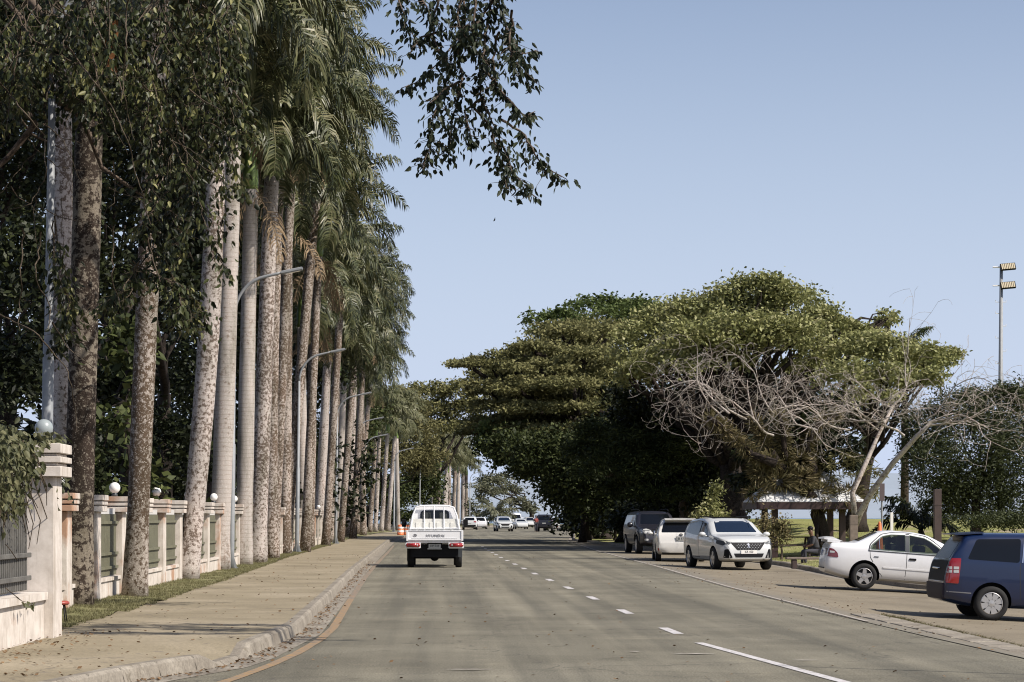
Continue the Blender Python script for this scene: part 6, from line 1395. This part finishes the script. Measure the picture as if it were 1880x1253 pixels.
# ---- white hatchback seen from behind
def hatch(label, body, name='parked_car', txt='JR 571', detail=True, glass=None):
    t = thing(name, label, 'car', (0, 0, 0)); L = 4.62; xo = L / 2
    top = [(0, .64), (.03, .88), (.08, 1.05), (.38, 1.44), (.55, 1.52), (1.2, 1.575), (1.9, 1.565), (2.5, 1.47), (3.65, .98), (4.2, .84), (4.5, .68), (4.62, .48)]
    belt = [(0, 1.02), (1, .98), (3.4, .90), (4.62, .6)]; bot = [(0, .34), (.4, .24), (4.1, .2), (4.62, .28)]
    plan = [(0, .78), (.1, .85), (.4, .88), (2, .888), (3.8, .87), (4.3, .76), (4.62, .5)]
    o, bv = shell('body', L, top, belt, bot, plan, [body], t, (.9, 3.68), .36, .885, .30, roofr=.12, xo=xo)
    for ax in 'LR':
        s = 1 if ax == 'L' else -1
        decal('side_window', bv, rnd([(.62, 1.06), (.80, 1.38), (1.8, 1.46), (2.4, 1.37), (3.3, .98), (3.2, .94), (1.4, 1.0)], .05), ax, M_glass, t, .005, .1, xo)
        decal('tail_light', bv, rnd([(.04, .72), (.16, .70), (.30, .98), (.20, 1.04), (.10, 1.0)], .02), ax, M_lens, t, .008, .05, xo)
        decal('bumper_reflector', bv, rnd([(.02, .36), (.10, .36), (.10, .50), (.02, .50)], .01), ax, M_red, t, .008, .05, xo)
        for wx in (.9, 3.68): wheel(t, wx - xo, s * .78, .31, .2, 7, M_alloy)
        mirror(t, 3.15 - xo, s * .9, 1.0, body, s)
    decal('rear_window', bv, rnd([(-.70, 1.06), (.70, 1.06), (.60, 1.42), (-.60, 1.42)], .05), 'B', M_glass, t, .006, .08, xo)
    g = MB(); g.prism([(-xo + .22, 1.50), (-xo + .26, 1.475), (-xo + .8, 1.53), (-xo + .8, 1.565)], -.56, .56); g.build('roof_spoiler', body, t, angle=30)
    decal('rear_bumper', bv, rnd([(-.76, .34), (.76, .34), (.80, .62), (.70, .70), (-.70, .70), (-.80, .62)], .05), 'B', body, t, .04, .1, xo)
    decal('diffuser', bv, rnd([(-.66, .28), (.66, .28), (.68, .35), (-.68, .35)], .02), 'B', M_steeldark, t, .03, .1, xo)
    h = bv.ray_cast(Vector((-6, 0, .83)), Vector((1, 0, 0)))[0]
    if detail:
        plate(t, bv, 'B', h.x - .03, -.02, .83, .37, .135, txt, M_plateg, M_black, .12)
        h = bv.ray_cast(Vector((-6, 0, .97)), Vector((1, 0, 0)))[0]
        g = MB()
        for (ra, rb) in ((.062, .042), (.024, .040), (.045, .016)):
            pts = [(h.x - .015, ra * math.cos(a * .3927), .975 + rb * math.sin(a * .3927) + (.012 if ra == .045 else 0)) for a in range(17)]; g.tube(pts, .007, 5)
        g.build('oval_badge', M_steeldark, t)
        g = MB(); g.tube([(-xo + .2, 0, 1.09), (-xo + .13, .0, 1.12), (-xo + .14, -.3, 1.13)], .008, 5); g.build('rear_wiper', M_black, t)
        g = MB(); g.tube([(-xo + .85, 0, 1.55), (-xo + .78, 0, 1.68)], .008, 5); g.build('aerial', M_black, t)
    decal('windscreen', bv, rnd([(2.55, -.52), (3.6, -.68), (3.6, .68), (2.55, .52)], .05), 'T', M_glass, t, .006, .09, xo)
    return t
s4 = hatch('pearl white hatchback seen from behind, parked just left of the silver SUV', M_pearl)
place(s4, (1240 - VX) * 82 / F + .3, 84.0, 90 - 3.2, 0, gz(8.5, 82))

# ---- dark four-wheel drive
def fourwd(label, body, name='parked_car'):
    t = thing(name, label, 'car', (0, 0, 0)); L = 4.76; xo = L / 2
    top = [(0, .8), (.03, 1.1), (.12, 1.35), (.22, 1.72), (.4, 1.83), (1.5, 1.86), (2.7, 1.83), (2.95, 1.76), (3.5, 1.27), (3.7, 1.2), (4.35, 1.13), (4.58, 1.02), (4.70, .85), (4.76, .5)]
    belt = [(0, 1.22), (3.5, 1.14), (4.76, .9)]; bot = [(0, .48), (.4, .36), (4.2, .34), (4.76, .45)]
    plan = [(0, .82), (.1, .9), (.4, .93), (2, .94), (4.0, .93), (4.5, .82), (4.76, .66)]
    o, bv = shell('body', L, top, belt, bot, plan, [body], t, (1.0, 3.79), .45, .94, .24, roofr=.12, xo=xo)
    for ax in 'LR':
        s = 1 if ax == 'L' else -1
        decal('side_window', bv, rnd([(.45, 1.28), (.5, 1.66), (2.7, 1.68), (3.25, 1.22), (3.2, 1.2)], .05), ax, M_glass, t, .005, .1, xo)
        decal('wheel_arch_trim', bv, [(3.3, .55), (3.34, .55), (3.42, .80), (3.6, .93), (3.98, .93), (4.16, .80), (4.22, .55), (4.28, .55), (4.22, .85), (4.02, 1.0), (3.56, 1.0), (3.36, .85)], ax, body, t, .03, .1, xo)
        for wx in (1.0, 3.79): wheel(t, wx - xo, s * .82, .385, .25, 6, M_alloy)
        mirror(t, 3.05 - xo, s * .98, 1.25, body, s, (.08, .13, .12))
        decal('tail_light', bv, rnd([(.02, .95), (.22, .95), (.25, 1.25), (.08, 1.28)], .02), ax, M_redd, t, .01, .06, xo)
    decal('windscreen', bv, rnd([(-.70, 1.28), (.70, 1.28), (.60, 1.71), (-.60, 1.71)], .05), 'F', M_glass, t, .006, .08, xo)
    for hx in (-1, 1):
        q = [(hx * .42, .86), (hx * .84, .90), (hx * .86, 1.04), (hx * .60, 1.10), (hx * .42, 1.02)]; q = q if hx > 0 else q[::-1]
        decal('headlight', bv, rnd(q, .04), 'F', M_lens, t, .012, .06, xo)
        q = [(hx * .56, .58), (hx * .72, .58), (hx * .72, .66), (hx * .56, .66)]; q = q if hx > 0 else q[::-1]
        decal('fog_lamp', bv, rnd(q, .03), 'F', M_lens, t, .012, .06, xo)
    decal('grille', bv, rnd([(-.36, .76), (.36, .76), (.38, 1.06), (-.38, 1.06)], .04), 'F', M_black, t, .01, .08, xo)
    for k in range(6):
        y = -.29 + k * .116; decal('grille_bar', bv, [(y - .022, .78), (y + .022, .78), (y + .022, 1.05), (y - .022, 1.05)], 'F', M_chrome, t, .02, .1, xo)
    decal('lower_grille', bv, rnd([(-.44, .5), (.44, .5), (.48, .62), (-.48, .62)], .03), 'F', M_black, t, .01, .08, xo)
    for s in (-1, 1): g = MB(); g.tube([(-1.9, s * .62, 1.83), (-1.5, s * .64, 1.91), (.3, s * .64, 1.91), (.55, s * .62, 1.83)], .02, 6); g.build('roof_rail', M_black, t)
    decal('rear_window', bv, rnd([(-.62, 1.25), (.62, 1.25), (.56, 1.64), (-.56, 1.64)], .05), 'B', M_glass, t, .006, .09, xo)
    decal('rear_bumper', bv, rnd([(-.78, .48), (.78, .48), (.78, .68), (-.78, .68)], .04), 'B', M_darkgrey, t, .05, .1, xo)
    h = bv.ray_cast(Vector((-6, 0, .9)), Vector((1, 0, 0)))[0]; g = MB(); g.box((h.x - .01, 0, .9), (.012, .4, .11)); g.build('number_plate', M_plateg, t)
    return t
s5 = fourwd('dark grey four-wheel drive with chrome grille bars, parked in front of the dense trees', M_darkgrey)
place(s5, (1190 - VX) * 98 / F + .35, 100, -90 + 4.5, 0, gz(9.1, 98))

# ---- white light truck ahead in the lane
def truck():
    t = thing('pickup_truck', 'white light pickup truck with a drop-side tray and slatted rear window, driving away', 'truck', (0, 0, 0)); Wm = M_truck
    # tray (x: 0 at the tailgate)
    g = MB(); g.box((1.28, 0, .80), (2.5, 1.66, .07), bev=.01)
    for s in (-1, 1): g.box((1.28, s * .62, .70), (2.4, .09, .12))
    tr = g.build('tray_floor', Wm, t)
    g = MB(); g.box((.02, 0, .985), (.045, 1.74, .33), bev=.008); tg = g.build('tailgate', Wm, t)
    g = MB()
    g.box((-.006, 0, .865), (.02, 1.60, .035), bev=.004); g.box((-.006, 0, 1.13), (.02, 1.66, .02), bev=.003); g.box((-.006, 0, .905), (.014, 1.4, .012))
    g.box((-.012, -.87 + .03, .99), (.03, .05, .33), bev=.004); g.box((-.012, .87 - .03, .99), (.03, .05, .33), bev=.004)
    g.build('tailgate_ribs', Wm, tg)
    g = MB(); g.tube([(.0, -.80, 1.17), (-.01, .80, 1.17)], .012, 6)
    for y in (-.5, 0, .5): g.tube([(0, y, 1.12), (0, y, 1.17)], .012, 5)
    g.build('rope_rail', M_steel, tg)
    text(tg, 'HYUNDAI', .11, M_greyink, (-.012, -.02 + .0, .985), (R(90), 0, R(-90)), 'maker_lettering', .003, 1.12, 1.05)
    g = MB(); c = (-.008, .60, .995)
    pts = [(-.010, c[1] + .055 * math.cos(a * .3927), c[2] + .038 * math.sin(a * .3927)) for a in range(17)]; g.tube(pts, .005, 4)
    g.tube([(-.01, c[1] + .022, c[2] - .028), (-.01, c[1] + .014, c[2] + .030)], .005, 4); g.tube([(-.01, c[1] - .014, c[2] - .03), (-.01, c[1] - .022, c[2] + .028)], .005, 4); g.tube([(-.01, c[1] + .018, c[2] - .004), (-.01, c[1] - .018, c[2] + .004)], .005, 4); g.build('oval_badge', M_greyink, tg)
    for s in (-1, 1):
        g = MB(); g.box((1.28, s * .85, .985), (2.46, .035, .33), bev=.006)
        for k in range(5): g.box((.3 + k * .5, s * .872, .985), (.04, .012, .29), bev=.003)
        g.build('side_board', Wm, t)
    # headboard with guard bars
    g = MB(); g.box((2.56, 0, 1.16), (.04, 1.60, .68), bev=.006)
    for k in range(6): g.box((2.535, -.55 + k * .22, 1.12), (.03, .10, .56), bev=.012)
    g.build('headboard', M_truckin, t)
    g = MB()
    for s in (-1, 1): g.tube([(2.53, s * .80, .84), (2.53, s * .77, 1.2), (2.53, s * .70, 1.6), (2.53, s * .60, 1.86), (2.53, s * .45, 1.905)], .028, 8)
    g.tube([(2.53, -.46, 1.905), (2.53, 0, 1.92), (2.53, .46, 1.905)], .028, 8)
    for y in (-.29, .02, .33): g.tube([(2.52, y, 1.10), (2.52, y, 1.90)], .018, 8)
    g.tube([(2.53, -.80, 1.20), (2.53, .80, 1.20)], .02, 8)
    g.build('guard_frame', Wm, t)
    # cab: lofted rounded section
    xs = [(2.62, .0), (2.66, .02), (2.75, .03), (3.6, .03), (4.0, .0), (4.45, -.06), (4.62, -.12), (4.70, -.2)]
    V = []; Fc = []; 
    def sec(x, d):
        zt = 1.95 if x < 3.9 else lerp(1.95, 1.22, (x - 3.9) / .8) ; zt = 1.93 + d * .5 if x < 3.95 else zt
        wt = .60; wb = .83 + min(0, d)
        k = (zt - 1.18) / .75 if zt > 1.18 else 0
        wr = lerp(wb, wt, max(0, min(1, k)))
        return [(0, .42), (wb * .9, .42), (wb, .52), (wb, .85), (wb, 1.18), (lerp(wb, wr, .5), lerp(1.18, zt, .5)), (wr + .02, zt - .14), (wr - .06, zt - .03), (wr * .5, zt), (0, zt + .005)]
    rows = [sec(x, d) for x, d in xs]; nv = 10
    for (x, d), r_ in zip(xs, rows): V += [(x, y, z) for y, z in r_]
    n = len(xs)
    for i in range(n - 1):
        for j in range(nv - 1): a = i * nv + j; Fc.append((a, a + 1, a + nv + 1, a + nv))
    Fc += [tuple(range(nv))[::-1], tuple(range((n - 1) * nv, n * nv))]
    V2 = V + [(x, -y, z) for x, y, z in V]; m = len(V); Fc = Fc + [tuple(i + m for i in f[::-1]) for f in Fc]
    bm = bmesh.new(); vs = [bm.verts.new(v) for v in V2]
    for f in Fc: bm.faces.new([vs[i] for i in f])
    bmesh.ops.remove_doubles(bm, verts=bm.verts[:], dist=.001); bmesh.ops.recalc_face_normals(bm, faces=bm.faces[:]); bv = BVHTree.FromBMesh(bm)
    me = bpy.data.meshes.new('cab'); bm.to_mesh(me); bm.free(); me.shade_smooth(); me.set_sharp_from_angle(angle=R(35)); cab = link('cab', me, Wm, t)
    decal('rear_window', bv, rnd([(-.47, 1.45), (.47, 1.45), (.45, 1.77), (-.45, 1.77)], .12, 6), 'B', M_glass, t, .006, .1)
    for sgx in (-.26, .26): decal('window_interior', bv, rnd([(sgx - .13, 1.50), (sgx + .13, 1.50), (sgx + .13, 1.72), (sgx - .13, 1.72)], .03), 'B', M_cab, t, .008, .1)
    decal('windscreen', bv, rnd([(-.62, 1.25), (.62, 1.25), (.52, 1.82), (-.52, 1.82)], .06), 'F', M_glassblue, t, .006, .1)
    for ax in 'LR':
        decal('side_window', bv, rnd([(3.0, 1.24), (3.0, 1.76), (3.85, 1.74), (4.2, 1.3), (4.2, 1.24)], .06), ax, M_glass, t, .006, .1)
        s = 1 if ax == 'L' else -1
        g = MB(); g.box((4.15, s * 1.0, 1.36), (.06, .15, .25), bev=.02); g.tube([(4.2, s * .80, 1.30), (4.16, s * .95, 1.30)], .014, 5); g.build('wing_mirror', M_black, t)
    # rear lights in white housings
    for s in (-1, 1):
        g = MB(); g.box((.10, s * .66, .69), (.16, .47, .19), bev=.02); h = g.build('light_housing', Wm, t)
        g = MB(); g.tube([(.015, s * .50, .695), (.015, s * .82, .695)], .065, 12); g.sphere((.015, s * .50, .695), .065, 12); g.sphere((.015, s * .82, .695), .065, 12); l = g.build('tail_light', M_red, h, True)
        g = MB(); g.sphere((-.028, s * .53, .695), .036, 10, sc=(.7, 1, 1)); g.build('reversing_lens', M_lens, l, True)
    g = MB(); g.box((.16, 0, .66), (.05, .46, .20)); g.box((1.0, 0, .56), (1.5, 1.30, .28)); g.box((.30, 0, .50), (.06, 1.45, .36)); g.box((.22, 0, .565), (.03, .44, .016)); g.build('chassis', M_black, t)
    g = MB(); g.tube([(.75, -.7, .33), (.75, .7, .33)], .06, 8); g.sphere((.75, 0, .33), .14, 12); g.build('rear_axle', M_black, t, True)
    plate(t, bv, 'B', .12, .0, .665, .37, .125, 'HP·534', M_plateg, None, .105)
    g = MB(); g.tube([(.12, -.22, .575), (.12, .22, .575)], .012, 6); g.build('plate_bracket', M_steel, t)
    for s in (-1, 1):
        wheel(t, .86, s * .74, .30, .20, 6, M_alloydark)
        wheel(t, 4.0, s * .70, .30, .17, 6, M_alloydark)
    for s, z0 in ((-1, .32), (1, .20)):
        g = MB(); g.box((.50, s * .74, (z0 + .62) / 2), (.015, .22, .62 - z0), bev=.004); g.build('mud_flap', M_steeldark if s < 0 else M_black, t)
    g = MB(); g.box((2.7, .56, 2.0), (.05, .04, .05), bev=.01); g.build('marker_stub', Wm, t)
    return t
s6 = truck(); place(s6, (798 - VX) * 70 / F, 70.0, 90, 0, .0)
# ---- traffic far down the road
random.seed(2)
def van(label, body):
    t = thing('van', label, 'van', (0, 0, 0)); L = 4.9; xo = L / 2
    top = [(0, .9), (.03, 1.6), (.1, 2.0), (.4, 2.12), (3.2, 2.12), (3.6, 2.0), (4.3, 1.2), (4.75, .95), (4.9, .5)]; belt = [(0, 1.15), (4.9, .9)]; bot = [(0, .35), (4.9, .3)]; plan = [(0, .8), (.2, .88), (4.3, .86), (4.9, .68)]
    o, bv = shell('body', L, top, belt, bot, plan, [body], t, (.95, 3.9), .37, .88, .12, xo=xo)
    decal('windscreen', bv, rnd([(-.68, 1.25), (.68, 1.25), (.62, 1.9), (-.62, 1.9)], .06), 'F', M_glass, t, .006, .1, xo)
    for ax in 'LR':
        decal('side_window', bv, rnd([(.4, 1.2), (.4, 1.8), (3.5, 1.8), (4.0, 1.25)], .05), ax, M_glass, t, .006, .12, xo)
        for wx in (.95, 3.9): wheel(t, wx - xo, (.76 if ax == 'L' else -.76), .32, .2, 6, M_alloy)
    for hx in (-1, 1):
        q = [(hx * .45, .7), (hx * .78, .72), (hx * .78, .88), (hx * .45, .86)]; q = q if hx > 0 else q[::-1]
        decal('headlight', bv, rnd(q, .03), 'F', M_lens, t, .01, .06, xo)
    decal('bumper', bv, rnd([(-.72, .34), (.72, .34), (.72, .52), (-.72, .52)], .04), 'F', M_steeldark, t, .02, .1, xo)
    return t
def far(t, px, D, yaw): place(t, (px - VX) * D / F, D, yaw, 0, .006)
far(suv('white SUV driving away just right of the pickup, first of a pair', M_silver, 'car', False), 863, 283, 88)
far(hatch('small white hatchback driving away, right of the white SUV pair', M_white, 'car', detail=False), 882, 300, 87)
far(suv('white SUV with a dark grille coming towards the camera in the opposite lane', M_silver, 'car', False), 924, 250, -86)
far(van('white van coming round the bend behind the oncoming white SUV', M_white), 945, 325, -84)
far(sedan('silver sedan coming towards the camera between the van and the dark parked wagon', M_silver, False, 'car'), 953, 300, -85)
far(hatch('distant pale car behind the silver oncoming sedan', M_silver, 'car', detail=False), 972, 370, -84)
far(suv('distant white car beside the shade trees at the end of the road', M_white, 'car', False), 966, 400, -84)
far(fourwd('black wagon parked on the right under the trees at the end of the road', M_darkgrey, 'car'), 1001, 247, 84)
far(hatch('pale car half hidden beyond the black parked wagon', M_white, 'car', detail=False), 1013, 262, 84)
# ------------------------------------------------------------------ people
def person(label, X, Y, z, yaw, joints, shirt, trousers, h=1.7, kind='stand'):
    t = thing('person', label, 'person', (X, Y, z), (0, 0, R(yaw)))
    if kind == 'stand':
        J = dict(pelvis=(0, 0, .92), chest=(0, .01, 1.22), neck=(0, .01, 1.42), head0=(0, .02, 1.52), head1=(0, .02, 1.64),
                 shl=(.17, .01, 1.38), ell=(.22, -.02, 1.10), hal=(.20, .08, .86), shr=(-.17, .01, 1.38), elr=(-.22, -.02, 1.10), har=(-.19, .1, .87),
                 hil=(.09, 0, .90), knl=(.10, .04, .50), anl=(.10, -.02, .08), tol=(.11, .12, .04), hir=(-.09, 0, .90), knr=(-.09, .02, .50), anr=(-.10, -.04, .08), tor=(-.11, .10, .04))
    else:
        J = dict(pelvis=(0, 0, .50), chest=(0, .10, .80), neck=(0, .16, 1.0), head0=(0, .2, 1.09), head1=(0, .23, 1.21),
                 shl=(.17, .14, .96), ell=(.22, .22, .70), hal=(.12, .42, .62), shr=(-.17, .14, .96), elr=(-.22, .22, .70), har=(-.10, .42, .62),
                 hil=(.09, .02, .48), knl=(.13, .45, .50), anl=(.12, .45, .08), tol=(.12, .58, .04), hir=(-.09, .02, .48), knr=(-.13, .45, .50), anr=(-.12, .42, .08), tor=(-.12, .56, .04))
    rad = dict(pelvis=.13, chest=.135, neck=.055, head0=.075, head1=.09, shl=.06, ell=.042, hal=.03, shr=.06, elr=.042, har=.03, hil=.09, knl=.058, anl=.04, tol=.035, hir=.09, knr=.058, anr=.04, tor=.035)
    E = [('pelvis', 'chest'), ('chest', 'neck'), ('neck', 'head0'), ('head0', 'head1'), ('chest', 'shl'), ('shl', 'ell'), ('ell', 'hal'), ('chest', 'shr'), ('shr', 'elr'), ('elr', 'har'), ('pelvis', 'hil'), ('hil', 'knl'), ('knl', 'anl'), ('anl', 'tol'), ('pelvis', 'hir'), ('hir', 'knr'), ('knr', 'anr'), ('anr', 'tor')]
    def skin(names, edges, mat, name, grow=1.0):
        me = bpy.data.meshes.new(name); ix = {n: i for i, n in enumerate(names)}; me.from_pydata([J[n] for n in names], [(ix[a], ix[b]) for a, b in edges], [])
        o = bpy.data.objects.new('tmp', me); COL.objects.link(o); m = o.modifiers.new('k', 'SKIN'); 
        for i, n in enumerate(names): me.skin_vertices[0].data[i].radius = (rad[n] * grow, rad[n] * grow)
        me.skin_vertices[0].data[0].use_root = True
        s = o.modifiers.new('s', 'SUBSURF'); s.levels = 2; bpy.context.view_layer.update(); out = ev_mesh(o); bpy.data.objects.remove(o); out.materials.clear()
        return link(name, out, mat, t, True)
    skin(list(J), E, M_skin, 'body')
    up = ['pelvis', 'chest', 'shl', 'ell', 'shr', 'elr']; skin(up, [('pelvis', 'chest'), ('chest', 'shl'), ('shl', 'ell'), ('chest', 'shr'), ('shr', 'elr')], shirt, 'shirt', 1.14)
    lo = ['pelvis', 'hil', 'knl', 'anl', 'hir', 'knr', 'anr']; skin(lo, [('pelvis', 'hil'), ('hil', 'knl'), ('knl', 'anl'), ('pelvis', 'hir'), ('hir', 'knr'), ('knr', 'anr')], trousers, 'trousers', 1.16)
    g = MB(); hx = J['head1']; g.sphere((hx[0], hx[1] - .015, hx[2] + .035), .1, 12, sc=(.92, 1, .85)); g.build('hair', M_black, t, True)
    g = MB(); g.tube([(hx[0], hx[1] + .08, hx[2] - .02), (hx[0], hx[1] + .105, hx[2] - .05)], [.012, .018], 6)
    for s in (-1, 1): g.sphere((hx[0] + s * .085, hx[1], hx[2] - .03), .022, 8, sc=(.5, 1, 1.3))
    g.build('face_features', M_skin, t, True)
    return t
p = W(1499, 950, 76); person('person in dark clothes sitting in the shade, left of the white saloon boot', p.x, 76, gz(p.x, 76) + .02, 100, None, M_shirtd, M_trous, kind='sit')
p = W(984, 950, 240); person('person in a red shirt standing beside the black wagon at the end of the road', p.x, 240, .006, 180, None, M_shirt, M_trous)
p = W(1112, 950, 160); person('person in a pale shirt sitting in deep shade left of the dark four-wheel drive', p.x, 160, (lz(p.x, 160)), 160, None, M_shirtw, M_trous, kind='sit')
